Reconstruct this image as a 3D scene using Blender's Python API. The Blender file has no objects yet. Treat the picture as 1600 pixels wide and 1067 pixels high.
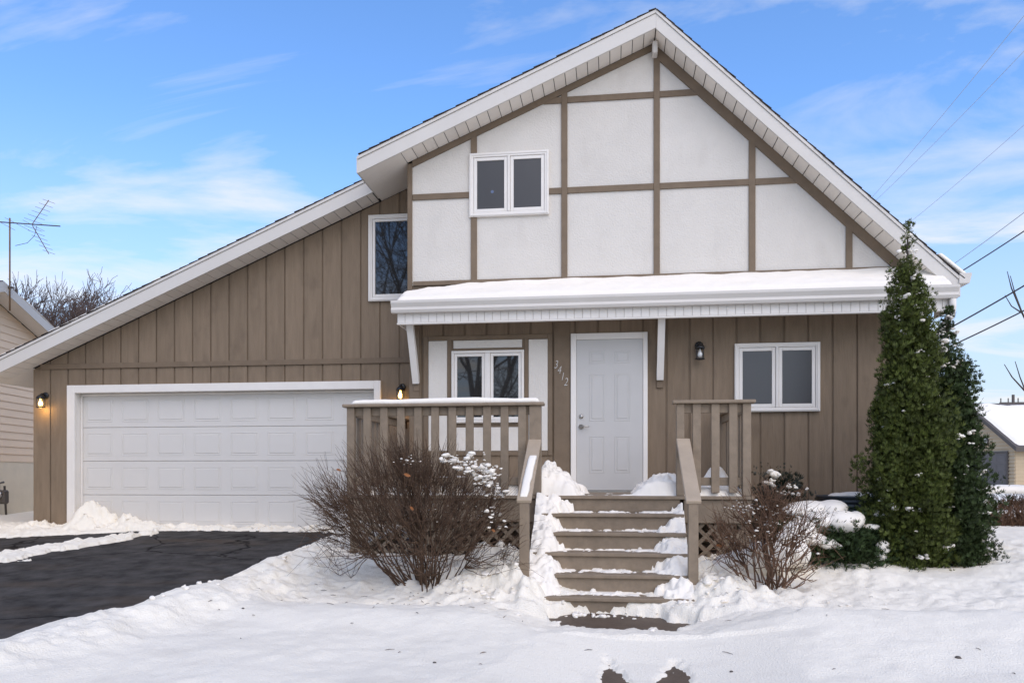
import bpy, math, random
import numpy as np
from mathutils import Vector, Matrix

# ------------------------------------------------------------------ camera, sky, sun, exposure
scene = bpy.context.scene
YAW = math.atan(155 / 1220.0)
cam_d = bpy.data.cameras.new('camera')
cam_d.sensor_width = 36.0
cam_d.lens = 1220 / 1600 * 36.0
cam_d.shift_y = (742 - 533.5) / 1600
cam_d.clip_start = 0.05
cam_d.clip_end = 3000
cam = bpy.data.objects.new('camera', cam_d)
scene.collection.objects.link(cam)
cam.location = (0, -10.69, 1.33)
cam.rotation_euler = (math.pi / 2, 0, YAW)
scene.camera = cam

SUN_EL, SUN_AZ = math.radians(44), math.radians(150)     # azimuth clockwise from +Y: behind the camera, to its right
world = bpy.data.worlds.new('World')
scene.world = world
world.use_nodes = True
wn, wl = world.node_tree.nodes, world.node_tree.links
wn.clear()
w_out = wn.new('ShaderNodeOutputWorld')
w_bg = wn.new('ShaderNodeBackground')
w_bg.inputs['Strength'].default_value = 0.15
sky = wn.new('ShaderNodeTexSky')
sky.sky_type = 'NISHITA'
sky.sun_disc = False
sky.sun_elevation = SUN_EL
sky.sun_rotation = SUN_AZ
sky.air_density = 1.0
sky.dust_density = 0.2
sky.ozone_density = 4.0
geo = wn.new('ShaderNodeTexCoord')
sep = wn.new('ShaderNodeSeparateXYZ')
wl.new(geo.outputs['Generated'], sep.inputs[0])
zden = wn.new('ShaderNodeMath'); zden.operation = 'ADD'; zden.inputs[1].default_value = 0.12
zabs = wn.new('ShaderNodeMath'); zabs.operation = 'ABSOLUTE'
wl.new(sep.outputs['Z'], zabs.inputs[0]); wl.new(zabs.outputs[0], zden.inputs[0])
dvx = wn.new('ShaderNodeMath'); dvx.operation = 'DIVIDE'
dvy = wn.new('ShaderNodeMath'); dvy.operation = 'DIVIDE'
wl.new(sep.outputs['X'], dvx.inputs[0]); wl.new(zden.outputs[0], dvx.inputs[1])
wl.new(sep.outputs['Y'], dvy.inputs[0]); wl.new(zden.outputs[0], dvy.inputs[1])
comb = wn.new('ShaderNodeCombineXYZ')
wl.new(dvx.outputs[0], comb.inputs['X']); wl.new(dvy.outputs[0], comb.inputs['Y'])
cmap = wn.new('ShaderNodeMapping')
cmap.inputs['Rotation'].default_value = (0, 0, math.radians(-20))
cmap.inputs['Scale'].default_value = (0.7, 1.5, 1)
cmap.inputs['Location'].default_value = (1.7, 8.2, 0)
wl.new(comb.outputs[0], cmap.inputs['Vector'])
cn = wn.new('ShaderNodeTexNoise')
cn.inputs['Scale'].default_value = 1.0
cn.inputs['Detail'].default_value = 9
cn.inputs['Roughness'].default_value = 0.56
cn.inputs['Distortion'].default_value = 0.7
wl.new(cmap.outputs[0], cn.inputs['Vector'])
cr = wn.new('ShaderNodeMapRange')
cr.inputs['From Min'].default_value = 0.48
cr.inputs['From Max'].default_value = 0.68
cr.inputs['To Max'].default_value = 0.95
wl.new(cn.outputs['Fac'], cr.inputs['Value'])
# haze towards the horizon
hz = wn.new('ShaderNodeMapRange')
hz.inputs['From Min'].default_value = 0.0
hz.inputs['From Max'].default_value = 0.42
hz.inputs['To Min'].default_value = 0.85
hz.inputs['To Max'].default_value = 0.0
hz.interpolation_type = 'SMOOTHSTEP'
wl.new(zabs.outputs[0], hz.inputs['Value'])
mx1 = wn.new('ShaderNodeMix'); mx1.data_type = 'RGBA'
mx1.inputs['B'].default_value = (4.8, 5.1, 5.5, 1)
wl.new(hz.outputs[0], mx1.inputs['Factor'])
skg = wn.new('ShaderNodeMix'); skg.data_type = 'RGBA'; skg.blend_type = 'MULTIPLY'
skg.inputs['Factor'].default_value = 1.0
skg.inputs['B'].default_value = (1.38, 1.70, 2.02, 1)
wl.new(sky.outputs['Color'], skg.inputs['A'])
wl.new(skg.outputs['Result'], mx1.inputs['A'])
mx2 = wn.new('ShaderNodeMix'); mx2.data_type = 'RGBA'
mx2.inputs['B'].default_value = (7.0, 6.9, 6.9, 1)
wl.new(cr.outputs[0], mx2.inputs['Factor'])
wl.new(mx1.outputs['Result'], mx2.inputs['A'])
wl.new(mx2.outputs['Result'], w_bg.inputs['Color'])
wl.new(w_bg.outputs[0], w_out.inputs['Surface'])

sun_d = bpy.data.lights.new('sun', 'SUN')
sun_d.energy = 2.5
sun_d.angle = math.radians(70)
sun_d.color = (1.0, 0.82, 0.58)
sun = bpy.data.objects.new('sun', sun_d)
scene.collection.objects.link(sun)
to_sun = Vector((math.sin(SUN_AZ) * math.cos(SUN_EL), math.cos(SUN_AZ) * math.cos(SUN_EL), math.sin(SUN_EL)))
sun.rotation_euler = (-to_sun).to_track_quat('-Z', 'Y').to_euler()
sun.location = to_sun * 30

scene.view_settings.view_transform = 'Standard'
scene.view_settings.look = 'None'
scene.view_settings.exposure = -0.10
scene.view_settings.gamma = 1.0
scene.view_settings.use_curve_mapping = False
scene.render.engine = 'CYCLES'
scene.cycles.max_bounces = 6
scene.cycles.transparent_max_bounces = 8

random.seed(5)
rng = np.random.default_rng(11)
COL = scene.collection

# ------------------------------------------------------------------ helpers
def tag(o, label=None, cat=None, group=None, kind=None):
    if label: o['label'] = label
    if cat: o['category'] = cat
    if group: o['group'] = group
    if kind: o['kind'] = kind
    return o

def empty(name, loc=(0, 0, 0), parent=None):
    o = bpy.data.objects.new(name, None)
    o.empty_display_size = 0.1
    o.location = loc
    COL.objects.link(o)
    if parent: o.parent = parent
    return o

class MB:
    """collects vertices and faces of one mesh"""
    def __init__(s): s.v, s.f = [], []
    def add(s, v, f):
        n = len(s.v)
        s.v += [tuple(p) for p in v]
        s.f += [tuple(i + n for i in q) for q in f]
        return s
    def box(s, x0, x1, y0, y1, z0, z1, ch=0.0, M=None):
        if x0 > x1: x0, x1 = x1, x0
        if y0 > y1: y0, y1 = y1, y0
        if z0 > z1: z0, z1 = z1, z0
        if ch <= 0:
            v = [(x, y, z) for z in (z0, z1) for y in (y0, y1) for x in (x0, x1)]
            f = [(0, 2, 3, 1), (4, 5, 7, 6), (0, 1, 5, 4), (2, 6, 7, 3), (0, 4, 6, 2), (1, 3, 7, 5)]
        else:
            c = min(ch, (x1 - x0) * .45, (y1 - y0) * .45, (z1 - z0) * .45)
            v, idx = [], {}
            for i, x in enumerate((x0, x1)):
                for j, y in enumerate((y0, y1)):
                    for k, z in enumerate((z0, z1)):
                        cx = c if i == 0 else -c; cy = c if j == 0 else -c; cz = c if k == 0 else -c
                        idx[i, j, k, 'x'] = len(v); v.append((x, y + cy, z + cz))
                        idx[i, j, k, 'y'] = len(v); v.append((x + cx, y, z + cz))
                        idx[i, j, k, 'z'] = len(v); v.append((x + cx, y + cy, z))
            f = []
            for i in (0, 1):
                f.append([idx[i, a, b, 'x'] for a, b in ((0, 0), (1, 0), (1, 1), (0, 1))])
                f.append([idx[a, i, b, 'y'] for a, b in ((0, 0), (1, 0), (1, 1), (0, 1))])
                f.append([idx[a, b, i, 'z'] for a, b in ((0, 0), (1, 0), (1, 1), (0, 1))])
            for a in (0, 1):
                for b in (0, 1):
                    f.append([idx[a, b, 0, 'x'], idx[a, b, 1, 'x'], idx[a, b, 1, 'y'], idx[a, b, 0, 'y']])
                    f.append([idx[a, 0, b, 'x'], idx[a, 1, b, 'x'], idx[a, 1, b, 'z'], idx[a, 0, b, 'z']])
                    f.append([idx[0, a, b, 'y'], idx[1, a, b, 'y'], idx[1, a, b, 'z'], idx[0, a, b, 'z']])
                    for k in (0, 1):
                        f.append([idx[a, b, k, 'x'], idx[a, b, k, 'y'], idx[a, b, k, 'z']])
        if M is not None: v = [tuple(M @ Vector(p)) for p in v]
        return s.add(v, f)
    def prism(s, poly, y0, y1, M=None):
        """(x,z) polygon extruded from y0 to y1"""
        n = len(poly)
        v = [(x, y0, z) for x, z in poly] + [(x, y1, z) for x, z in poly]
        f = [tuple(range(n))[::-1], tuple(range(n, 2 * n))]
        f += [(i, (i + 1) % n, (i + 1) % n + n, i + n) for i in range(n)]
        if M is not None: v = [tuple(M @ Vector(p)) for p in v]
        return s.add(v, f)
    def prism_x(s, poly, x0, x1):
        """(y,z) polygon extruded along x"""
        n = len(poly)
        v = [(x0, y, z) for y, z in poly] + [(x1, y, z) for y, z in poly]
        f = [tuple(range(n)), tuple(range(n, 2 * n))[::-1]]
        f += [(i, i + n, (i + 1) % n + n, (i + 1) % n) for i in range(n)]
        return s.add(v, f)
    def tube(s, pts, rad, n=6, caps=True):
        pts = [Vector(p) for p in pts]
        if not hasattr(rad, '__len__'): rad = [rad] * len(pts)
        base = len(s.v); prev = None
        for i, p in enumerate(pts):
            d = (pts[min(i + 1, len(pts) - 1)] - pts[max(i - 1, 0)])
            if d.length < 1e-9: d = Vector((0, 0, 1))
            d.normalize()
            if prev is None:
                a = Vector((0, 0, 1)) if abs(d.z) < .9 else Vector((1, 0, 0))
            else:
                a = prev
            u = (a - d * a.dot(d))
            if u.length < 1e-6: u = d.orthogonal()
            u.normalize(); prev = u
            w = d.cross(u)
            for k in range(n):
                t = 2 * math.pi * k / n
                q = p + (u * math.cos(t) + w * math.sin(t)) * rad[i]
                s.v.append((q.x, q.y, q.z))
        for i in range(len(pts) - 1):
            for k in range(n):
                a = base + i * n + k; b = base + i * n + (k + 1) % n
                s.f.append((a, b, b + n, a + n))
        if caps:
            s.f.append(tuple(base + k for k in range(n))[::-1])
            e = base + (len(pts) - 1) * n
            s.f.append(tuple(e + k for k in range(n)))
        return s
    def lathe(s, prof, cx, cy, n=16, M=None):
        base = len(s.v); v = []
        for r, z in prof:
            for k in range(n):
                t = 2 * math.pi * k / n
                v.append((cx + r * math.cos(t), cy + r * math.sin(t), z))
        f = []
        for i in range(len(prof) - 1):
            for k in range(n):
                a = i * n + k; b = i * n + (k + 1) % n
                f.append((a, b, b + n, a + n))
        f.append(tuple(range(n))[::-1]); e = (len(prof) - 1) * n
        f.append(tuple(e + k for k in range(n)))
        if M is not None: v = [tuple(M @ Vector(p)) for p in v]
        return s.add(v, f)
    def build(s, name, mat, parent=None, smooth=False):
        me = bpy.data.meshes.new(name)
        me.from_pydata(s.v, [], s.f)
        if mat: me.materials.append(mat)
        if smooth: me.polygons.foreach_set('use_smooth', [True] * len(me.polygons))
        me.update()
        o = bpy.data.objects.new(name, me)
        COL.objects.link(o)
        if parent: o.parent = parent
        return o

def np_mesh(name, V, F, mat, parent=None, smooth=False):
    me = bpy.data.meshes.new(name)
    V = np.asarray(V, np.float32); F = np.asarray(F, np.int32)
    k = F.shape[1]
    me.vertices.add(len(V)); me.vertices.foreach_set('co', V.ravel())
    me.loops.add(F.size); me.loops.foreach_set('vertex_index', F.ravel())
    me.polygons.add(len(F))
    me.polygons.foreach_set('loop_start', np.arange(len(F), dtype=np.int32) * k)
    me.polygons.foreach_set('loop_total', np.full(len(F), k, np.int32))
    if smooth: me.polygons.foreach_set('use_smooth', np.ones(len(F), bool))
    me.materials.append(mat)
    me.update(calc_edges=True); me.validate()
    o = bpy.data.objects.new(name, me)
    COL.objects.link(o)
    if parent: o.parent = parent
    return o

def box(name, mat, parent, *a, ch=0.004): return MB().box(*a, ch=ch).build(name, mat, parent)
def prism(name, mat, parent, poly, y0, y1): return MB().prism(poly, y0, y1).build(name, mat, parent)

def clip(poly, a, b, c):
    """keep the part of the polygon where a*x+b*z<=c"""
    out = []
    for i in range(len(poly)):
        p, q = poly[i], poly[(i + 1) % len(poly)]
        dp, dq = a * p[0] + b * p[1] - c, a * q[0] + b * q[1] - c
        if dp <= 0: out.append(p)
        if dp * dq < 0:
            t = dp / (dp - dq)
            out.append((p[0] + t * (q[0] - p[0]), p[1] + t * (q[1] - p[1])))
    return out
def clip_rect(poly, x0, x1, z0, z1):
    for a, b, c in ((-1, 0, -x0), (1, 0, x1), (0, -1, -z0), (0, 1, z1)):
        if len(poly) < 3: return []
        poly = clip(poly, a, b, c)
    if len(poly) < 3: return []
    ar = sum(poly[i][0] * poly[(i + 1) % len(poly)][1] - poly[(i + 1) % len(poly)][0] * poly[i][1] for i in range(len(poly)))
    return poly if abs(ar) > 2e-4 else []

_tab = rng.random((256, 256))
def vnoise(x, y):
    xi, yi = np.floor(x).astype(int), np.floor(y).astype(int)
    fx, fy = x - xi, y - yi
    fx, fy = fx * fx * (3 - 2 * fx), fy * fy * (3 - 2 * fy)
    g = lambda i, j: _tab[i % 256, j % 256]
    return (g(xi, yi) * (1 - fx) + g(xi + 1, yi) * fx) * (1 - fy) + (g(xi, yi + 1) * (1 - fx) + g(xi + 1, yi + 1) * fx) * fy - .5
def fbm(x, y, sc, oct=4, gain=.5):
    x, y = np.asarray(x, float), np.asarray(y, float)
    s, a, t = 0, 1., 0
    for o in range(oct):
        s = s + a * vnoise(x * sc + 17.3 * o, y * sc + 9.1 * o); t += a
        a *= gain; sc *= 2.03
    return s / t * 2
def sstep(a, b, x):
    t = np.clip((x - a) / (b - a), 0, 1)
    return t * t * (3 - 2 * t)

# ------------------------------------------------------------------ materials
def mat(name, col, rough=.6, var=.12, scale=(3, 3, 3), bump=0., bscale=40, obj_var=0., spec=.4, metal=0., dirt=None, detail=6, island=0.):
    m = bpy.data.materials.new(name); m.use_nodes = True
    nt = m.node_tree; N, L = nt.nodes, nt.links
    b = N['Principled BSDF']
    b.inputs['Roughness'].default_value = rough
    b.inputs['Specular IOR Level'].default_value = spec
    b.inputs['Metallic'].default_value = metal
    tc = N.new('ShaderNodeTexCoord')
    mp = N.new('ShaderNodeMapping'); mp.inputs['Scale'].default_value = scale
    L.new(tc.outputs['Object'], mp.inputs['Vector'])
    nz = N.new('ShaderNodeTexNoise'); nz.inputs['Detail'].default_value = detail; nz.inputs['Scale'].default_value = 1.0
    nz.inputs['Roughness'].default_value = .6
    L.new(mp.outputs[0], nz.inputs['Vector'])
    mr = N.new('ShaderNodeMapRange')
    mr.inputs['From Min'].default_value = .25; mr.inputs['From Max'].default_value = .75
    mr.inputs['To Min'].default_value = 1 - var; mr.inputs['To Max'].default_value = 1 + var
    L.new(nz.outputs['Fac'], mr.inputs['Value'])
    fac = mr.outputs[0]
    if obj_var > 0 or island > 0:
        if island > 0:
            oi = N.new('ShaderNodeNewGeometry'); src = oi.outputs['Random Per Island']; ov = island
        else:
            oi = N.new('ShaderNodeObjectInfo'); src = oi.outputs['Random']; ov = obj_var
        m2 = N.new('ShaderNodeMapRange')
        m2.inputs['To Min'].default_value = 1 - ov; m2.inputs['To Max'].default_value = 1 + ov
        L.new(src, m2.inputs['Value'])
        mm = N.new('ShaderNodeMath'); mm.operation = 'MULTIPLY'
        L.new(fac, mm.inputs[0]); L.new(m2.outputs[0], mm.inputs[1]); fac = mm.outputs[0]
    vm = N.new('ShaderNodeVectorMath'); vm.operation = 'SCALE'
    vm.inputs[0].default_value = col
    L.new(fac, vm.inputs['Scale'])
    out = vm.outputs[0]
    if dirt:
        dcol, dsc, lo, hi, amt = dirt
        n2 = N.new('ShaderNodeTexNoise'); n2.inputs['Detail'].default_value = 8; n2.inputs['Scale'].default_value = 1
        mp2 = N.new('ShaderNodeMapping'); mp2.inputs['Scale'].default_value = dsc
        L.new(tc.outputs['Object'], mp2.inputs['Vector']); L.new(mp2.outputs[0], n2.inputs['Vector'])
        r2 = N.new('ShaderNodeMapRange'); r2.inputs['From Min'].default_value = lo; r2.inputs['From Max'].default_value = hi
        r2.inputs['To Max'].default_value = amt
        L.new(n2.outputs['Fac'], r2.inputs['Value'])
        mx = N.new('ShaderNodeMix'); mx.data_type = 'RGBA'; mx.inputs['B'].default_value = (*dcol, 1)
        L.new(r2.outputs[0], mx.inputs['Factor']); L.new(out, mx.inputs['A']); out = mx.outputs['Result']
    L.new(out, b.inputs['Base Color'])
    if bump > 0:
        n3 = N.new('ShaderNodeTexNoise'); n3.inputs['Scale'].default_value = 1; n3.inputs['Detail'].default_value = 5
        mp3 = N.new('ShaderNodeMapping')
        mp3.inputs['Scale'].default_value = (bscale,) * 3 if not hasattr(bscale, '__len__') else bscale
        L.new(tc.outputs['Object'], mp3.inputs['Vector']); L.new(mp3.outputs[0], n3.inputs['Vector'])
        bp = N.new('ShaderNodeBump'); bp.inputs['Strength'].default_value = bump; bp.inputs['Distance'].default_value = .01
        L.new(n3.outputs['Fac'], bp.inputs['Height']); L.new(bp.outputs[0], b.inputs['Normal'])
    return m

M_SIDE = mat('taupe_siding', (.220, .165, .114), .8, .14, (14, 14, 1.8), .5, (110, 110, 7), .05, .2, dirt=((.11, .083, .060), (5, 5, 2.8), .56, .80, .42))
M_TRIMB = mat('taupe_trim', (.185, .137, .093), .7, .12, (6, 6, 6), .25, (60, 60, 30), .05, .25)
M_DECK = mat('taupe_deck_paint', (.240, .186, .132), .65, .18, (9, 9, 9), .25, (50, 50, 50), .05, .3)
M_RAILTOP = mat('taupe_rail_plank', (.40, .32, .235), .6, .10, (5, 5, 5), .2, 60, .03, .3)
M_STUCCO = mat('white_stucco', (.66, .62, .56), .85, .045, (2.2, 2.2, 2.2), .7, 45, .02, .2, dirt=((.46, .42, .37), (3.0, 3.0, 1.3), .56, .86, .40), detail=10)
M_WHITE = mat('white_vinyl', (.77, .73, .675), .45, .03, (5, 5, 5), .05, 30, .02, .4)
M_FASCIA = mat('white_aluminium', (.62, .585, .535), .45, .04, (1.5, 1.5, 1.5), .06, 20, .01, .4)
M_SOFFIT = mat('soffit_panel', (.78, .72, .645), .55, .04, (6, 6, 6), .05, 30, .04, .3)
M_GDOOR = mat('garage_door_white', (.66, .63, .585), .45, .02, (2, 2, 2), .10, (60, 60, 200), 0, .4)
M_FDOOR = mat('front_door_grey', (.52, .505, .48), .4, .03, (3, 3, 3), .08, (40, 40, 160), 0, .4)
M_SHINGLE = mat('dark_shingle', (.055, .045, .04), .9, .3, (25, 25, 25), .5, 120, .2, .2)
M_SNOW = mat('snow', (.88, .825, .735), .7, .02, (2, 2, 2), .35, 22, 0, .25, detail=4)
M_SNOWG = mat('snow_ground', (.88, .82, .705), .7, .03, (1.2, 1.2, 1.2), 1.0, 75, 0, .2, detail=10, dirt=((.56, .51, .44), (1.8, 3.4, 1.8), .56, .80, .40))
M_ASPH = mat('asphalt', (.060, .056, .053), .95, .6, (4, 4, 4), .8, 90, 0, .08, dirt=((.11, .080, .055), (.8, 2.0, 1), .52, .78, .55), detail=10)
def crack(m, sc, w, dark):
    N, L = m.node_tree.nodes, m.node_tree.links
    b = N['Principled BSDF']; src = b.inputs['Base Color'].links[0].from_socket
    tc = N.new('ShaderNodeTexCoord'); nz = N.new('ShaderNodeTexNoise'); nz.inputs['Scale'].default_value = 1.6; nz.inputs['Detail'].default_value = 5
    L.new(tc.outputs['Object'], nz.inputs['Vector'])
    ad = N.new('ShaderNodeMix'); ad.data_type = 'RGBA'; ad.blend_type = 'ADD'; ad.inputs['Factor'].default_value = .55
    L.new(tc.outputs['Object'], ad.inputs['A']); L.new(nz.outputs['Color'], ad.inputs['B'])
    vo = N.new('ShaderNodeTexVoronoi'); vo.feature = 'DISTANCE_TO_EDGE'; vo.inputs['Scale'].default_value = sc
    L.new(ad.outputs['Result'], vo.inputs['Vector'])
    mr = N.new('ShaderNodeMapRange'); mr.inputs['From Max'].default_value = w; mr.inputs['To Min'].default_value = 1; mr.inputs['To Max'].default_value = 0
    L.new(vo.outputs['Distance'], mr.inputs['Value'])
    mx = N.new('ShaderNodeMix'); mx.data_type = 'RGBA'; mx.inputs['B'].default_value = (*dark, 1)
    L.new(mr.outputs[0], mx.inputs['Factor']); L.new(src, mx.inputs['A']); L.new(mx.outputs['Result'], b.inputs['Base Color'])
crack(M_ASPH, .42, .010, (.008, .007, .006))
M_SOIL = mat('wet_concrete', (.100, .070, .048), .6, .25, (5, 5, 5), .4, 60, 0, .4)
M_BLACK = mat('black_metal', (.012, .012, .013), .4, .1, (9, 9, 9), 0, 1, 0, .5)
M_TANK = mat('dark_ribbed_steel', (.045, .05, .055), .38, .15, (5, 5, 5), 0, 1, 0, .5)
M_STEEL = mat('nickel', (.42, .40, .37), .3, .08, (9, 9, 9), 0, 1, 0, .5, metal=1)
M_DIGIT = mat('silver_digit', (.62, .60, .56), .4, .05, (9, 9, 9), 0, 1, 0, .5)
M_TWIG = mat('twig_bark', (.100, .062, .040), .8, .3, (20, 20, 20), 0, 1, 0, .2, island=.45)
M_TWIG2 = mat('red_twig_bark', (.150, .088, .056), .8, .3, (20, 20, 20), 0, 1, 0, .2, island=.45)
M_FARBARK = mat('far_twigs', (.13, .095, .082), .85, .3, (3, 3, 3), 0, 1, 0, .2)
M_BARK = mat('tree_bark', (.085, .070, .060), .85, .3, (6, 6, 2), .5, (40, 40, 10), 0, .2)
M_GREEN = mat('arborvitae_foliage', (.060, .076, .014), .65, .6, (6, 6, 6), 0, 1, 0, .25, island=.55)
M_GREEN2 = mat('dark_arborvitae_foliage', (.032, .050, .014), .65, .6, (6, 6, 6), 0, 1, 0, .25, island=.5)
M_YEW = mat('yew_foliage', (.035, .058, .018), .6, .35, (9, 9, 9), 0, 1, 0, .3, island=.5)
M_HOLLY = mat('holly_foliage', (.016, .022, .012), .45, .3, (9, 9, 9), 0, 1, 0, .4, island=.4)
M_DRYLEAF = mat('dry_leaf', (.30, .12, .045), .8, .3, (30, 30, 30), 0, 1, 0, .2, island=.3)
M_BEIGE = mat('beige_lap_siding', (.84, .65, .46), .6, .05, (2, 2, 9), .1, 30, .03, .3)
M_CREAM = mat('cream_block', (.78, .68, .52), .8, .06, (3, 3, 3), .2, 40, 0, .2)
M_TANLAP = mat('tan_lap_siding', (.50, .39, .255), .6, .06, (1, 1, 5), .1, 20, .04, .3)
M_GREYDOOR = mat('grey_door', (.13, .115, .11), .5, .06, (3, 3, 3), .05, 20, 0, .3)
M_DARKTRIM = mat('dark_trim', (.10, .085, .075), .6, .1, (3, 3, 3), 0, 1, 0, .3)
M_RUST = mat('rusty_pipe', (.20, .12, .065), .7, .4, (14, 14, 6), .2, 60, 0, .3)
M_WIRE = mat('cable_rubber', (.06, .05, .048), .6, .1, (3, 3, 3), 0, 1, 0, .3)
M_WIRE2 = mat('cable_aluminium', (.42, .44, .47), .5, .1, (3, 3, 3), 0, 1, 0, .3)
M_BLUEDOT = mat('blue_dot', (.12, .16, .26), .5, .05, (3, 3, 3), 0, 1, 0, .3)

def glass_mat(name, base, rough, ior):
    m = bpy.data.materials.new(name); m.use_nodes = True
    N, L = m.node_tree.nodes, m.node_tree.links
    b = N['Principled BSDF']
    b.inputs['Base Color'].default_value = (*base, 1)
    b.inputs['Roughness'].default_value = rough
    b.inputs['IOR'].default_value = ior
    tc = N.new('ShaderNodeTexCoord'); nz = N.new('ShaderNodeTexNoise')
    nz.inputs['Scale'].default_value = 1.6; nz.inputs['Detail'].default_value = 1
    L.new(tc.outputs['Object'], nz.inputs['Vector'])
    bp = N.new('ShaderNodeBump'); bp.inputs['Strength'].default_value = .05; bp.inputs['Distance'].default_value = .02
    L.new(nz.outputs['Fac'], bp.inputs['Height']); L.new(bp.outputs[0], b.inputs['Normal'])
    return m
M_GLASS = glass_mat('window_glass', (.026, .025, .024), .02, 1.8)
M_SCREEN = glass_mat('screened_glass', (.056, .055, .056), .28, 1.55)
def clear_glass(name):
    m = bpy.data.materials.new(name); m.use_nodes = True
    N, L = m.node_tree.nodes, m.node_tree.links
    N.remove(N['Principled BSDF'])
    t = N.new('ShaderNodeBsdfTransparent'); g = N.new('ShaderNodeBsdfGlossy'); g.inputs['Roughness'].default_value = .05
    mx = N.new('ShaderNodeMixShader'); mx.inputs[0].default_value = .12
    L.new(t.outputs[0], mx.inputs[1]); L.new(g.outputs[0], mx.inputs[2]); L.new(mx.outputs[0], N['Material Output'].inputs[0])
    return m
M_LGLASS = clear_glass('lantern_glass')
def emit_mat(name, col, st):
    m = bpy.data.materials.new(name); m.use_nodes = True
    b = m.node_tree.nodes['Principled BSDF']
    b.inputs['Base Color'].default_value = (.9, .8, .6, 1)
    b.inputs['Emission Color'].default_value = (*col, 1)
    b.inputs['Emission Strength'].default_value = st
    return m
M_BULB = emit_mat('lit_bulb', (1.0, .62, .16), 9)
M_BULBOFF = mat('unlit_bulb', (.75, .75, .72), .3, .03, (3, 3, 3), 0, 1, 0, .5)

# ------------------------------------------------------------------ terrain
def yard_z(y): return np.interp(y, [-30, -6, -4.3, -3.3, -1.9, 0, 1, 12, 60], [-.12, -.06, 0, 0, .30, .42, .48, .5, .4])
def drive_z(y): return np.interp(y, [-30, -9, -6, .7, 12], [-.15, -.1, .0, .49, .5])
def ground_z(x, y):
    w = sstep(-3.95, -3.2, x)
    return drive_z(y) * (1 - w) + yard_z(y) * w
def drive_edge(y): return np.interp(y, [-9, -6.0, -5.6, -5.1, -4.7, -4.2, -.6, .6], [-5.0, -4.40, -4.32, -4.32, -4.02, -3.90, -3.80, -3.92])

def axis(lo, hi, step, far, grow=1.35):
    a = list(np.arange(lo, hi + 1e-6, step))
    d = step; p = hi; r = []
    while p < far:
        d *= grow; p += d; r.append(p)
    d = step; p = lo; l = []
    while p > -far:
        d *= grow; p -= d; l.append(p)
    return np.array(l[::-1] + a + r)

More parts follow.
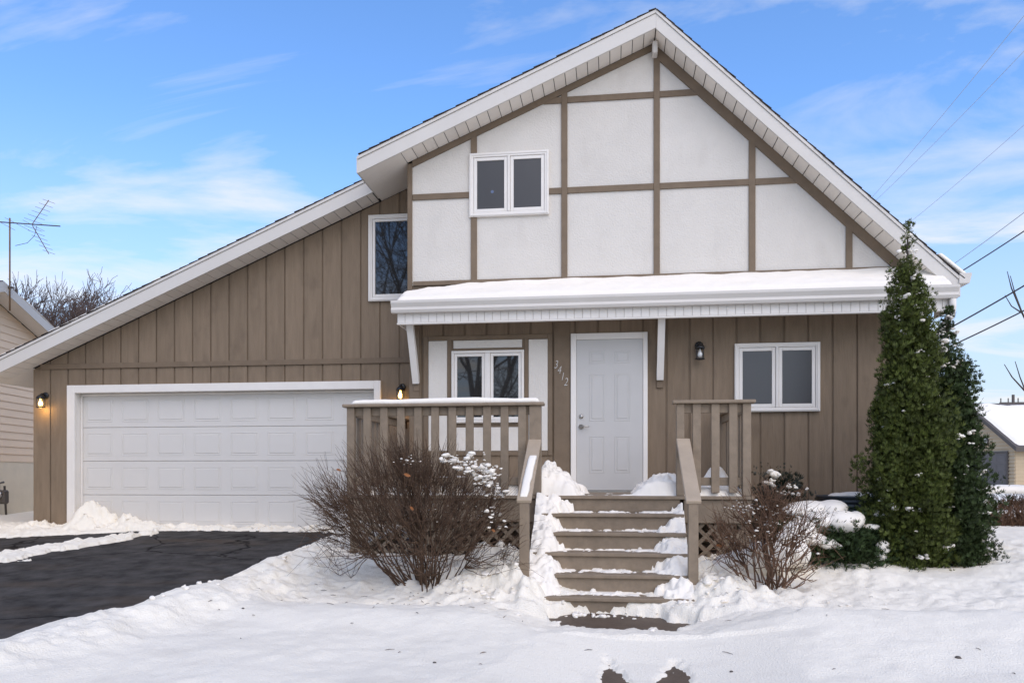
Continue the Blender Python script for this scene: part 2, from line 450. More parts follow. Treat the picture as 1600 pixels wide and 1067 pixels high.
def snow_depth(x, y):
    n1 = fbm(x, y, 1.1, 4); n2 = fbm(x + 31, y + 7, 4.5, 4); n3 = fbm(x + 5, y + 50, 14, 3)
    n4 = fbm(x + 15, y + 20, 11, 4, .6)
    crag = np.abs(fbm(x + 3, y + 80, 5.0, 5, .6))
    d = .12 + .045 * n1 + .014 * n2 + .004 * n4
    # churned, shovelled snow in front of the deck and along the drive; smooth untouched snow in front
    churn = sstep(-4.15, -3.6, y) * sstep(.2, -.4, y)
    near = np.exp(-((np.abs(x) - 1.05) / .55) ** 2) * sstep(-3.75, -3.2, y)
    d += churn * (.034 * n2 + .014 * n4) + churn * near * (.05 * n2 + .025 * n4 + .12 * (crag - .10))
    # long low bank between the yard and the untouched strip
    bk = sstep(-5.0, -3.2, x) * (1 - np.exp(-((x - .1) / .95) ** 4))
    d += .09 * np.exp(-((y + 4.25 - .12 * n1) / .42) ** 2) * bk - .03 * np.exp(-((x - .1) / .9) ** 4) * sstep(-4.9, -4.3, y)
    # trodden walk along the front, running to the right
    d -= .07 * np.exp(-((y + 3.66 + .03 * n1) / .16) ** 2) * sstep(.7, 1.5, x)
    d += .035 * np.exp(-((y + 3.90 + .04 * n1) / .06) ** 2) * sstep(.9, 1.5, x)
    d -= .05 * np.exp(-((y + 3.55 + .06 * n1) / .14) ** 2) * sstep(-.9, -1.5, x) * sstep(-3.6, -2.6, x)
    d += .06 * sstep(-4.05, -4.16, y - .05 * n1 - .04 * (x - 2)) * sstep(.9, 1.6, x) * sstep(-5.6, -4.6, y)
    # foot-churned lawn to the right of the stairs
    d -= .06 * np.exp(-(((x - 2.1) / .35) ** 2 + ((y + 2.5) / .5) ** 2)) + .05 * np.exp(-(((x - 2.9) / .5) ** 2 + ((y + 2.7) / .25) ** 2))
    # bank along the driveway
    e = drive_edge(y) + .06 * n2 + .05 * n4
    t = x - e
    bank = .08 * np.exp(-((t - .40) / .32) ** 2) * sstep(1.0, -.2, y)
    d += bank * (1 + .5 * n2 + .3 * n4)
    right = -.05 + sstep(-.02, .13, t) * (d + .05)
    # left of the drive
    tx = np.interp(y, [-6, -3.5, -2.1, -.9, .1], [-8.3, -7.75, -7.40, -7.15, -6.75]) + .12 * n2 + .10 * n1
    hw = np.interp(y, [-4, -2, -.4, .12], [.46, .36, .28, .05]) * (1 + .55 * n2 + .5 * n4)
    tongue = np.where(y < .25, .068 * sstep(1.0, .6, np.abs(x - tx) / np.maximum(hw, .03)) * (1 + .5 * n4), 0)
    wb = np.interp(x, [-12, -9.2, -8.4, -7.6, -7.0, -5.5, -4.3], [-.75, -.62, -.38, .05, .38, .42, .36]) + .14 * n2 + .14 * n4
    strip = .10 * sstep(-.02, .10, y - wb) * (1 + .8 * n2 + .45 * n4)
    pile = .27 * np.exp(-(((x + 8.08) / .27) ** 2 + ((y - .62) / .30) ** 2)) * (1 + .35 * n2 + .22 * n4)
    pile += .12 * np.exp(-(((x + 7.55) / .4) ** 2 + ((y - .65) / .2) ** 2)) * (1 + .7 * n2 + .6 * n4)
    pile += .10 * np.exp(-(((x + 8.85) / .25) ** 2 + ((y - .5) / .3) ** 2)) * (1 + .7 * n2 + .6 * n4)
    left = np.maximum(-.05 + tongue * 1.5 * (1 + .25 * n1), np.maximum(strip - .05, -.05)) + pile
    left = np.where(x < -8.5, np.maximum(left, .06 * sstep(-8.55, -9.2, x + .2 * n2) + .03 * n2 - .05 * sstep(-9.3, -8.6, x)), left)
    d = np.where(t > -.02, right, left)
    # mounds beside the stairs
    for mx, my, a, r in ((-1.15, -2.55, .22, .42), (-.98, -3.15, .18, .30), (-1.6, -3.2, .06, .5), (1.0, -3.15, .16, .32), (1.5, -3.3, .06, .5), (.86, -2.7, .14, .25), (2.6, -2.0, .05, .5), (3.5, -1.7, -.10, .7)):
        d += a * np.exp(-(((x - mx) / r) ** 2 + ((y - my) / r) ** 2)) * (1 + .35 * n2 + .18 * n4)
    # bare wet slab at the foot of the steps
    bx = ((x - .04) / .62) ** 2 + ((y + 3.60) / .40) ** 2 + .55 * n2 + .16 * n4
    d = np.where(bx < 1.35, np.minimum(d, -.04 + .17 * sstep(.85, 1.35, bx)), d)
    cap = .012 + .16 * np.maximum(0, -3.95 - y) + .25 * np.maximum(0, np.abs(x - .05) - .62) + .02 * n4 + .012 * n2
    d = np.where((y < -3.6) & (y > -5), np.minimum(d, cap), d)
    # two bare gaps in the untouched strip
    d = np.where(y < -4.6, np.minimum(d, .014 + .10 * np.maximum(0, np.sqrt(((x - .22) / .55) ** 2 + ((y + 5.6) / .75) ** 2) - .75)), d)
    for gx, gy, ga in ((.03, -5.60, .105), (.43, -5.58, .135)):
        hx = ((x - gx + .05 * (y - gy) * (1 if gx < .2 else -1)) / ga) ** 2 + np.maximum(0, (y - gy) / .55) ** 2 + .55 * n4 + .55 * n2
        d = np.where(hx < 1.4, np.minimum(d, -.014 + .05 * sstep(.75, 1.4, hx)), d)
    # dry soil under the deck and inside the buildings
    under = (x > -3.0) & (x < 1.5) & (y > -1.80) & (y < .2)
    d = np.where(under, -.05, d)
    return d

def sheet(name, xs, ys, zf, m, smooth=True):
    X, Y = np.meshgrid(xs, ys)
    Z = zf(X, Y)
    V = np.stack([X.ravel(), Y.ravel(), Z.ravel()], 1)
    nx, ny = len(xs), len(ys)
    i, j = np.meshgrid(np.arange(nx - 1), np.arange(ny - 1))
    a = (j * nx + i).ravel()
    F = np.stack([a, a + 1, a + nx + 1, a + nx], 1)
    return np_mesh(name, V, F, m, smooth=smooth)

tag(sheet('ground', axis(-10, 7, .25, 900, 1.5), axis(-10, 3, .25, 900, 1.5), lambda x, y: ground_z(x, y) - .008, M_SOIL), 'brown wet ground showing through gaps in the snow', None, kind='structure')
tag(sheet('driveway', np.arange(-8.9, -3.19, .1), np.arange(-14, 1.01, .1), lambda x, y: ground_z(x, y) + .012 + .006 * fbm(x, y, 1.2, 3), M_ASPH), 'dark cleared asphalt driveway leading to the garage', None, kind='structure')
tag(sheet('snow_ground', axis(-9.8, 5.4, .021, 900, 1.3), axis(-6.2, 1.0, .020, 900, 1.3), lambda x, y: ground_z(x, y) + snow_depth(x, y), M_SNOWG), 'uneven white snow covering the yard', None, kind='structure')

# ------------------------------------------------------------------ the house
house = tag(empty('house', (-2.5, 0, .4)), 'taupe and white half-timbered gable house with attached garage', 'house')
house_inv = Matrix.Translation((2.5, 0, -.4))
def H(o):
    o.parent = house; o.matrix_parent_inverse = house_inv
    return o
PX, PZ, SL, SR = .577, 7.395, .423, .965
EL, ER = -9.68, 4.29            # eaves
XC = -3.42                      # left edge of the projecting gable roof
GF, RF = -.40, .30              # front edge of gable roof, of garage roof
def top_z(x): return PZ - SL * (PX - x) if x < PX else PZ - SR * (x - PX)
UL, UR = .262, .275             # vertical thickness of roof down to the soffit
def under_z(x): return top_z(x) - (UL if x < PX else UR)

def left_band(o0, o1, xa, xb): return [(xa, top_z(xa) - o1), (xb, top_z(xb) - o1), (xb, top_z(xb) - o0), (xa, top_z(xa) - o0)]
def right_band(o0, o1, xa, xb):
    z = lambda x: PZ - SR * (x - PX)
    return [(xa, z(xa) - o1), (xb, z(xb) - o1), (xb, z(xb) - o0), (xa, z(xa) - o0)]

# wall cores
core = MB()
gpoly = [(-2.80, .2), (4.0, .2), (4.0, under_z(4.0) - .004), (PX, PZ - .285), (-2.80, under_z(-2.80) - .004)]
core.prism(gpoly, .012, 8.4)
H(core.build('gable_wall_core', M_TRIMB))
gar_core = H(MB().prism([(-9.12, .3), (-8.52, .3), (-8.52, under_z(-8.52) - .004), (-9.12, under_z(-9.12) - .004)], .712, 8.4)
  .prism([(-8.52, 2.70), (-3.45, 2.70), (-3.45, under_z(-3.45) - .004), (-8.52, under_z(-8.52) - .004)], .712, 8.4)
  .prism([(-3.45, .3), (-2.81, .3), (-2.81, under_z(-2.81) - .004), (-3.45, under_z(-3.45) - .004)], .712, 8.4)
  .box(-8.52, -3.45, 1.2, 1.3, .3, 2.70).build('garage_wall', M_TRIMB))

# garage siding boards
def sub(o, p):
    o.parent = p; o.matrix_parent_inverse = p.matrix_world.inverted() if False else house_inv @ Matrix.Identity(4)
    return o
def S(o, p):
    """sub-part: same world space as the house part it belongs to"""
    o.parent = p
    return o
gwpoly = [(-9.137, .42), (-2.82, .42), (-2.82, under_z(-2.82) - .006), (-9.137, under_z(-9.137) - .006)]
xs_b = [-9.137, -8.84]
x = -8.535
while x < -2.9:
    xs_b.append(x); x += .2995
xs_b.append(-2.82)
for i in range(len(xs_b) - 1):
    a, b = xs_b[i] + (0 if i == 0 else .013), xs_b[i + 1] - .013
    dz = random.uniform(-.0015, .0015)
    zlo = .50
    inside = a > -8.54 and b < -3.40
    if inside: zlo = 2.735
    p = clip_rect(gwpoly, a, b, zlo, 3.008)
    if p: S(prism('siding_board', M_SIDE, None, p, .697 + dz, .7125), gar_core)
    p = clip_rect(gwpoly, a, b, 3.085, 9)
    if p: S(prism('siding_board', M_SIDE, None, p, .697 + dz, .7125), gar_core)
S(box('girt_board', M_TRIMB, None, -9.0, -2.84, .672, .7125, 3.006, 3.087), gar_core)
# (the girt stops where the soffit meets it)

# porch wall siding boards (below the pent roof)
pw = H(box('porch_wall', M_TRIMB, None, -2.79, 3.99, .006, .0135, .3, 3.60, ch=0))
x = -2.62; i = 0
edges = [-2.80, -2.63]
xx = -2.63
while xx < 3.9:
    xx += .306; edges.append(min(xx, 4.0))
for i in range(len(edges) - 1):
    a, b = edges[i] + .012, edges[i + 1] - .012
    if b - a < .03: continue
    z0 = .42
    S(box('siding_board', M_SIDE, None, a, b, -.007 + random.uniform(-.0012, .0012), .0062, z0, 3.66, ch=.003), pw)

# white gable panels and brown timbers
gw = H(prism('gable_panel_backing', M_TRIMB, None, [(-2.80, 3.90), (4.0, 3.90), (4.0, 3.905), (PX, PZ - .30), (-2.80, under_z(-2.80) - .02)], .004, .0125))
vt = [-1.887, -.634, .608, 1.855, 3.082]      # vertical timbers
ht = [5.213, 6.448]
tw = .041
gtop = [(-2.765, 3.99), (3.98, 3.99), (PX, PZ - UR - .02), (-2.765, under_z(-2.765) - .02)]
gtop = [(-2.765, 3.96), (3.98, 3.96), (3.98, under_z(3.98) - .03), (PX, PZ - UR - .03), (-2.765, under_z(-2.765) - .03)]
cols = [-2.765] + vt + [3.98]
rows = [3.96] + ht + [8]
for i in range(len(cols) - 1):
    for j in range(len(rows) - 1):
        p = clip_rect(gtop, cols[i] + (.0 if i == 0 else .02), cols[i + 1] - .02, rows[j] + .02, rows[j + 1] - .02)
        if p: S(prism('stucco_panel', M_STUCCO, None, p, -.004, .0045), gw)
for k, xv in enumerate(vt):
    zt = under_z(xv) - .04
    segs = [(3.97, zt)]
    if k == 0: segs = [(3.97, 4.90), (5.76, zt)]
    for z0, z1 in segs:
        S(box('timber', M_TRIMB, None, xv - tw + random.uniform(-.003, .003), xv + tw, -.030, -.003, z0, z1, ch=.004), gw)
def x_at_left(z): return PX - (PZ - UL - z) / SL
def x_at_right(z): return PX + (PZ - UR - z) / SR
for zc in ht:
    xl, xr = max(-2.76, x_at_left(zc) + .12), x_at_right(zc) - .04
    pts = [xl] + [v for v in vt if xl < v < xr] + [xr]
    for a, b in zip(pts[:-1], pts[1:]):
        if zc < 6 and abs(a - vt[0]) < .01:
            a = -.843 - tw
            if b <= a: continue
        if zc < 6 and abs(b - vt[0]) < .01: b = -1.95 + tw
        S(box('timber', M_TRIMB, None, a + tw - (.0 if a > xl else tw), b - tw + (tw if b == xr else 0), -.027, -.003, zc - .041, zc + .041, ch=.004), gw)
S(box('timber', M_TRIMB, None, -2.75, 3.98, -.026, -.003, 3.975, 4.035, ch=.003), gw)
S(prism('rake_timber', M_TRIMB, None, [(-2.76, under_z(-2.76) - .085), (PX, PZ - UL - .085), (PX, PZ - UL - .004), (-2.76, under_z(-2.76) - .004)], -.033, -.003), gw)
zr = lambda x, o: PZ - UR - SR * (x - PX) - o
S(prism('rake_timber', M_TRIMB, None, [(PX + .001, zr(PX, .165)), (3.95, zr(3.95, .165)), (3.95, zr(3.95, .004)), (PX + .001, zr(PX, .004))], -.0325, -.003), gw)
H(box('corner_board', M_TRIMB, None, -2.832, -2.765, -.028, .69, 3.62, under_z(-2.83) - .006, ch=.004))
H(box('corner_board', M_TRIMB, None, -2.806, -2.66, -.026, .69, .35, 3.61, ch=.004))
H(box('peak_vent', M_FASCIA, None, PX - .035, PX + .035, -.20, -.034, PZ - UR - .20, PZ - UR - .04, ch=.012))

# roof ------------------------------------------------------------
roof = H(MB().prism(left_band(.030, .235, XC + .02, PX), GF + .03, 8.8).prism(left_band(.030, .235, EL + .02, XC + .02), RF + .03, 8.8)
         .prism([(PX, PZ - .235), (ER - .02, PZ - SR * (ER - .02 - PX) - .25), (ER - .02, PZ - SR * (ER - .02 - PX) - .03), (PX, PZ - .03)], GF + .03, 8.8).build('roof', M_SHINGLE))
# shingle courses
def shingle(p0, p1, y0, y1, th, lift):
    d = (Vector((p1[0], 0, p1[1])) - Vector((p0[0], 0, p0[1]))).normalized()
    n = Vector((-d.z, 0, d.x));
    if n.z < 0: n = -n
    a = Vector((p0[0], 0, p0[1])); b = Vector((p1[0], 0, p1[1]))
    v = [a + n * lift, b, b + n * th, a + n * (lift + th)]
    poly = [(q.x, q.z) for q in v]
    o = prism('shingle_course', M_SHINGLE, None, poly, y0, y1); S(o, roof)
x = EL - .03
while x < PX - .02:
    x2 = min(x + .15, PX)
    y0 = (GF if x > XC - .05 else RF) - .022 + random.uniform(-.008, .008)
    shingle((x, top_z(x) - .030), (x2 + .03 if x2 < PX else PX, top_z(min(x2 + .03, PX)) - .030), y0, 8.85, .010, .012)
    x += .15
x = ER + .03
while x > PX + .02:
    x2 = max(x - .11, PX); z = lambda q: PZ - SR * (q - PX)
    shingle((x, z(x) - .036), (max(x2 - .02, PX), z(max(x2 - .02, PX)) - .036), GF - .022 + random.uniform(-.008, .008), 8.85, .010, .012)
    x -= .11
# fascia: main board and the narrow upper strip
fas = H(prism('fascia', M_FASCIA, None, left_band(.078, UL, XC, PX), GF, GF + .028))
S(prism('fascia_upper_strip', M_FASCIA, None, left_band(.032, .072, XC - .012, PX), GF - .014, GF + .028), fas)
fas = H(prism('fascia', M_FASCIA, None, right_band(.086, UR, PX + .0015, ER), GF, GF + .028))
S(prism('fascia_upper_strip', M_FASCIA, None, right_band(.036, .080, PX + .0015, ER + .01), GF - .014, GF + .028), fas)
fas = H(prism('fascia', M_FASCIA, None, left_band(.078, UL, EL, XC - .004), RF, RF + .028))
S(prism('fascia_upper_strip', M_FASCIA, None, left_band(.032, .072, EL - .01, XC - .014), RF - .014, RF + .028), fas)
H(box('fascia_return', M_FASCIA, None, XC - .026, XC - .001, GF + .001, RF + .3, top_z(XC) - UL, top_z(XC) - .045, ch=.003))
H(box('fascia_return', M_FASCIA, None, EL - .026, EL - .001, RF + .001, 8.8, top_z(EL) - UL, top_z(EL) - .045, ch=.003))
# joints in the fascia metal
# soffit panels, each its own
soff = H(MB().prism([(-2.9, under_z(-2.9) + .012), (PX, PZ - UL + .012), (PX, PZ - UL + .02), (-2.9, under_z(-2.9) + .02)], GF + .03, .0)
         .prism([(PX, PZ - UR + .012), (3.98, under_z(3.98) + .012), (3.98, under_z(3.98) + .02), (PX, PZ - UR + .02)], GF + .03, .0).build('soffit', M_DARKTRIM))
def soffit_run(xa, xb, y0, y1, step, sign, off):
    x = xa
    while x < xb - .02:
        x2 = min(x + step, xb)
        a, b = x + .005, x2 - .005
        za, zb = under_z(a) + .001, under_z(b) + .001
        S(prism('soffit_panel', M_SOFFIT, None, [(a, za), (b, zb), (b, zb + .009), (a, za + .009)], y0, y1), soff)
        x = x2
soffit_run(-2.83, PX - .001, GF + .0285, -.034, .148, 1, 0)
soffit_run(PX + .001, ER - .01, GF + .0285, -.034, .128, 1, 0)
soffit_run(EL, XC - .03, RF + .0285, .672, .166, 1, 0)
# eave soffit of the projecting gable, running back to the garage wall
S(prism('soffit_panel', M_SOFFIT, None, [(XC, under_z(XC) + .001), (-2.835, under_z(-2.835) + .001), (-2.835, under_z(-2.835) + .01), (XC, under_z(XC) + .01)], GF + .0285, .70), soff)
S(prism('soffit_panel', M_SOFFIT, None, [(EL, under_z(EL) + .001), (-9.14, under_z(-9.14) + .001), (-9.14, under_z(-9.14) + .01), (EL, under_z(EL) + .01)], .676, 8.7), soff)
# right eave gutter seen end-on
H(MB().prism([(ER - .02, 3.70), (ER + .10, 3.70), (ER + .125, 3.80), (ER + .125, 3.825), (ER - .02, 3.825)], GF - .02, 8.8).build('eave_gutter', M_FASCIA))

# pent roof over the porch
pent = H(MB().prism_x([(-.60, 3.60), (0.0, 3.93), (0.0, 3.88), (-.60, 3.555)], -2.86, 4.16).build('pent_roof', M_SHINGLE))
S(box('pent_soffit', M_SOFFIT, None, -2.80, 4.12, -.53, -.02, 3.50, 3.515, ch=0), pent)
S(box('skirt_board', M_FASCIA, None, -2.83, 4.15, -.545, -.52, 3.336, 3.62, ch=.003), pent)
x = -2.83
while x < 4.14:
    S(box('skirt_panel', M_WHITE, None, x + .003, min(x + .107, 4.15) - .003, -.553, -.5455, 3.356, 3.50, ch=.003), pent)
    x += .107
S(box('skirt_trim', M_WHITE, None, -2.836, 4.156, -.560, -.505, 3.333, 3.354, ch=.004), pent)
S(MB().prism([(-2.83, 3.34), (-2.83, 3.60), (-2.81, 3.60), (-2.81, 3.34)], -.52, -.01).prism([(4.13, 3.34), (4.13, 3.60), (4.15, 3.60), (4.15, 3.34)], -.52, -.01).build('end_panel', M_WHITE), pent)
gut = H(MB().prism_x([(-.565, 3.475), (-.635, 3.475), (-.652, 3.51), (-.640, 3.545), (-.668, 3.60), (-.668, 3.632), (-.655, 3.632), (-.655, 3.61), (-.565, 3.60)], -2.89, 4.17).build('gutter', M_FASCIA))
H(MB().tube([(4.12, -.60, 3.47), (4.12, -.60, 3.37), (4.12, -.56, 3.28), (4.09, -.30, 3.15), (4.06, -.10, 3.06), (4.05, -.06, 2.9), (4.05, -.06, .6)], .042, 8).build('downspout', M_WHITE, smooth=True))

def bracket(xc):
    w = .045
    o = H(MB().prism_x([(-.50, 3.52), (-.42, 3.52), (-.035, 2.72), (-.035, 2.62), (-.075, 2.60)], xc - w, xc + w).build('bracket', M_WHITE))
    S(MB().box(xc - w + .002, xc + w - .002, -.036, -.0125, 2.50, 3.45, ch=.003).build('bracket_block', M_TRIMB), o)
bracket(-2.70); bracket(.650)

# windows ---------------------------------------------------------
def ring(m, x0, x1, z0, z1, w, y0, y1, ch=.004):
    wl_, wr, wb, wt = (w,) * 4 if not hasattr(w, '__len__') else w
    m.box(x0, x0 + wl_, y0, y1, z0, z1, ch=ch); m.box(x1 - wr, x1, y0, y1, z0, z1, ch=ch)
    m.box(x0 + wl_, x1 - wr, y0 + .001, y1, z0, z0 + wb, ch=ch); m.box(x0 + wl_, x1 - wr, y0 + .001, y1, z1 - wt, z1, ch=ch)
    return m
def window(x0, x1, z0, z1, yw, n, glass, frame=.055, sash=.050, mull=.0):
    fr = H(ring(MB(), x0, x1, z0, z1, frame, yw - .045, yw).build('window', M_WHITE))
    S(box('window_backing', M_BLACK, None, x0 + .01, x1 - .01, yw - .006, yw - .002, z0 + .01, z1 - .01, ch=0), fr)
    S(ring(MB(), x0 + .012, x1 - .012, z0 + .012, z1 - .012, .022, yw - .053, yw - .044).build('frame_bead', M_WHITE), fr)
    a, b = x0 + frame, x1 - frame
    w = (b - a - (mull if n > 1 else 0)) / n
    for k in range(n):
        s0 = a + k * (w + mull); s1 = s0 + w
        so = S(ring(MB(), s0 + .003, s1 - .003, z0 + frame + .003, z1 - frame - .003, sash, yw - .034, yw - .008).build('sash', M_WHITE), fr)
        g = .003
        S(box('pane', glass, None, s0 + sash + g - .004, s1 - sash - g + .004, yw - .018, yw - .012, z0 + frame + sash, z1 - frame - sash, ch=0), fr)
    if n > 1 and mull > 0:
        S(box('mullion', M_WHITE, None, a + w, a + w + mull, yw - .049, yw - .003, z0 + frame, z1 - frame, ch=.004), fr)
    return fr
wu = window(-1.95, -.845, 4.895, 5.775, -.0045, 2, M_SCREEN, .060, .045, .035)
S(MB().lathe([(.022, -.003), (.022, .0)], 0, 0, 10, Matrix.Translation((-1.63, -.0235, 5.24)) @ Matrix.Rotation(math.pi / 2, 4, 'X')).build('pane_dot', M_BLUEDOT), wu)  # small blue disc on the left pane of the upper window
window(1.624, 2.712, 2.165, 3.070, -.0135, 2, M_SCREEN, .055, .045, .035)
window(-3.613, -2.86, 3.931, 5.222, .6895, 1, M_GLASS, .060, .040)
# porch window with white panels round it
window(-2.195, -1.185, 2.05, 3.045, -.030, 2, M_GLASS, .035, .040, .075)
wp = H(box('window_surround', M_TRIMB, None, -2.60, -.80, -.022, -.0142, 1.60, 3.26, ch=.003))
for a, b, c, d in ((-2.53, -2.265, 1.664, 3.196), (-1.125, -.862, 1.664, 3.19), (-2.175, -1.215, 3.085, 3.194), (-2.175, -1.215, 1.664, 1.99)):
    S(box('white_panel', M_STUCCO, None, a, b, -.032, -.021, c, d, ch=.006), wp)
for a, b, c, d in ((-2.262, -2.198, 1.66, 3.21), (-1.182, -1.128, 1.66, 3.21), (-2.197, -1.183, 3.047, 3.083), (-.86, -.80, 1.60, 3.26), (-2.60, -2.532, 1.60, 3.26), (-2.53, -.862, 3.20, 3.26), (-2.53, -.862, 1.60, 1.66)):
    S(box('surround_board', M_TRIMB, None, a, b, -.036, -.0215, c, d, ch=.004), wp)
H(box('trim_board', M_TRIMB, None, -.775, -.56, -.024, -.0125, 1.1, 3.6, ch=.003))

# front door
df = H(MB().box(-.547, -.470, -.05, -.0125, 1.085, 3.255, ch=.006).box(.425, .487, -.05, -.0125, 1.085, 3.255, ch=.006).box(-.4705, .4255, -.049, -.0125, 3.168, 3.254, ch=.006).build('door_frame', M_WHITE))
door = H(box('front_door', M_FDOOR, None, -.468, .423, -.038, -.0125, 1.125, 3.166, ch=.003))
def emboss(px0, px1, pz0, pz1, yf, parent, m, name='door_panel', k=1.0):
    mb = MB()
    ring(mb, px0, px1, pz0, pz1, .016, yf - .008 * k, yf + .002, .006 * k)
    w = .034
    mb.box(px0 + w, px1 - w, yf - .011 * k, yf + .002, pz0 + w, pz1 - w, ch=.012 * k)
    S(mb.build(name, m), parent)
for a, b in ((-.295, -.085), (.045, .255)):
    for z0, z1 in ((1.36, 1.86), (2.06, 2.70), (2.84, 3.01)):
        emboss(a, b, z0, z1, -.038, door, M_FDOOR, k=.5)
Rx = Matrix.Rotation(math.pi / 2, 4, 'X')
S(MB().lathe([(.030, 0), (.030, .012), (.022, .02), (.012, .024)], 0, 0, 14, Matrix.Translation((-.405, -.038, 2.125)) @ Rx).build('deadbolt', M_STEEL, smooth=True), door)
S(MB().lathe([(.034, 0), (.034, .012), (.018, .02), (.014, .05)], 0, 0, 14, Matrix.Translation((-.405, -.038, 1.985)) @ Rx)
  .tube([(-.405, -.088, 1.985), (-.36, -.092, 1.990), (-.315, -.090, 1.988), (-.295, -.086, 1.982)], [.010, .010, .008, .006], 8).build('lever_handle', M_STEEL, smooth=True), door)
H(box('door_sill', M_STEEL, None, -.47, .425, -.10, -.0125, 1.095, 1.122, ch=.004))

# house number
for ch_, x, z in (('3', -.752, 2.835), ('4', -.708, 2.760), ('1', -.664, 2.670), ('2', -.618, 2.595)):
    cu = bpy.data.curves.new('digit', 'FONT'); cu.body = ch_; cu.size = .155; cu.shear = .28
    cu.extrude = .003; cu.align_x = 'CENTER'; cu.align_y = 'CENTER'; cu.offset = -.0025
    to = bpy.data.objects.new('digit_src', cu); COL.objects.link(to)
    dg = bpy.context.evaluated_depsgraph_get()
    me = bpy.data.meshes.new_from_object(to.evaluated_get(dg))
    bpy.data.objects.remove(to)
    MM = Matrix.Translation((x, -.030, z)) @ Matrix.Rotation(math.pi / 2, 4, 'X') @ Matrix.Diagonal((.72, 1, 1, 1))
    me.transform(MM); me.materials.clear(); me.materials.append(M_DIGIT)
    o = bpy.data.objects.new('house_digit', me); COL.objects.link(o); H(o)

# garage door
gd = H(box('garage_door', M_GDOOR, None, -8.45, -3.48, .850, .88, .40, 2.70, ch=0))
GX0, GX1, GZ0, GZ1 = -8.40, -3.53, .48, 2.62
sh = (GZ1 - GZ0) / 4
for j in range(4):
    z0 = GZ0 + j * sh
    S(box('door_section', M_GDOOR, None, GX0 - .03, GX1 + .03, .832, .851, z0 + .003, z0 + sh - .003, ch=.005), gd)
    for i in range(8):
        cw = (GX1 - GX0) / 8
        a = GX0 + i * cw + .078; b = GX0 + (i + 1) * cw - .078
        emboss(a, b, z0 + .088, z0 + sh - .088, .832, gd, M_GDOOR, 'raised_panel', k=.6)
gt = H(MB().box(-8.533, GX0, .655, .700, .42, 2.745, ch=.006).box(GX1, -3.425, .655, .700, .42, 2.745, ch=.006).box(GX0 - .001, GX1 + .001, .6565, .700, 2.622, 2.744, ch=.006).build('garage_door_trim', M_WHITE))
S(MB().box(GX0 - .03, GX0 + .0, .701, .846, .42, 2.66).box(GX1, GX1 + .03, .701, .846, .42, 2.66).box(GX0, GX1, .701, .846, 2.625, 2.66).build('jamb', M_WHITE), gt)
S(MB().box(GX0 + .001, GX0 + .028, .80, .831, .42, 2.62, ch=.004).box(GX1 - .028, GX1 - .001, .80, .831, .42, 2.62, ch=.004).box(GX0 + .03, GX1 - .03, .80, .831, 2.585, 2.62, ch=.004).build('weather_strip', M_WHITE), gt)

# wall lanterns ---------------------------------------------------
def lantern(loc, lit, label):
    t = tag(empty('wall_lantern', loc), label, 'lantern', 'black wall lanterns')
    MB().lathe([(.055, 0), (.055, .012), (.04, .02)], 0, 0, 16, Matrix.Translation((0, 0, .06)) @ Rx).build('backplate', M_BLACK, t, True)
    MB().tube([(0, -.01, .06), (0, -.06, .085), (0, -.10, .075), (0, -.11, .05)], .012, 8).build('arm', M_BLACK, t, True)
    MB().lathe([(.062, .0), (.066, .012), (.060, .03), (.035, .055), (.012, .065)], 0, -.11, 16).build('cap', M_BLACK, t, True)
    MB().lathe([(.048, -.135), (.052, -.13), (.052, 0.), (.050, .0)], 0, -.11, 16).build('glass_jar', M_LGLASS, t, True)
    for k in range(4):
        a = math.pi / 4 + k * math.pi / 2
        x, y = .058 * math.cos(a), -.11 + .058 * math.sin(a)
        MB().tube([(x, y, .01), (x, y, -.13)], .005, 5).build('cage_bar', M_BLACK, t)
    MB().lathe([(.062, -.142), (.064, -.136), (.062, -.128), (.052, -.128)], 0, -.11, 16).build('cage_ring', M_BLACK, t, True)
    MB().lathe([(.004, -.115), (.024, -.105), (.032, -.08), (.028, -.055), (.014, -.03), (.014, .0)], 0, -.11, 12).build('bulb', M_BULB if lit else M_BULBOFF, t, True)
    if lit:
        ld = bpy.data.lights.new('lantern_light', 'POINT'); ld.energy = 4.0; ld.color = (1, .58, .18); ld.shadow_soft_size = .04
        lo = bpy.data.objects.new('lantern_light', ld); COL.objects.link(lo); lo.parent = t; lo.location = (0, -.11, -.16)
    return t
lantern((-8.92, .69, 2.53), True, 'lit black wall lantern left of the garage door')
lantern((-3.10, .69, 2.58), True, 'lit black wall lantern between garage door and porch, above the snowy railing')
lantern((1.165, -.012, 3.00), False, 'unlit black wall lantern between white bracket and right window')

# ------------------------------------------------------------------ the porch
DZ, DF = 1.10, -1.90
porch = tag(empty('porch', (0, -1.9, 0)), 'taupe wooden porch deck with railings, lattice skirt and stairs', 'porch')
def Pp(o):
    o.parent = porch; o.matrix_parent_inverse = Matrix.Translation((0, 1.9, 0)); return o
def pbox(name, m, *a, ch=.005): return Pp(MB().box(*a, ch=ch).build(name, m))
# deck boards run along the front
y = DF - .03
while y < -.06:
    pbox('deck_board', M_DECK, -3.09, 1.55, y, y + .134, DZ - .038, DZ, ch=.004); y += .14
for a, b in ((-3.05, -.775), (.795, 1.52)):
    pbox('deck_fascia', M_DECK, a, b, DF + .005, DF + .04, .80, DZ - .040)
pbox('deck_fascia', M_DECK, -3.05, -3.012, DF + .042, -.02, .80, DZ - .040)
pbox('deck_fascia', M_DECK, 1.482, 1.52, DF + .042, -.02, .80, DZ - .040)
for px in (-3.0, -1.9, -.87, .86, 1.44):
    pbox('deck_post', M_DECK, px - .045, px + .045, DF + .075, DF + .165, .0, .95)
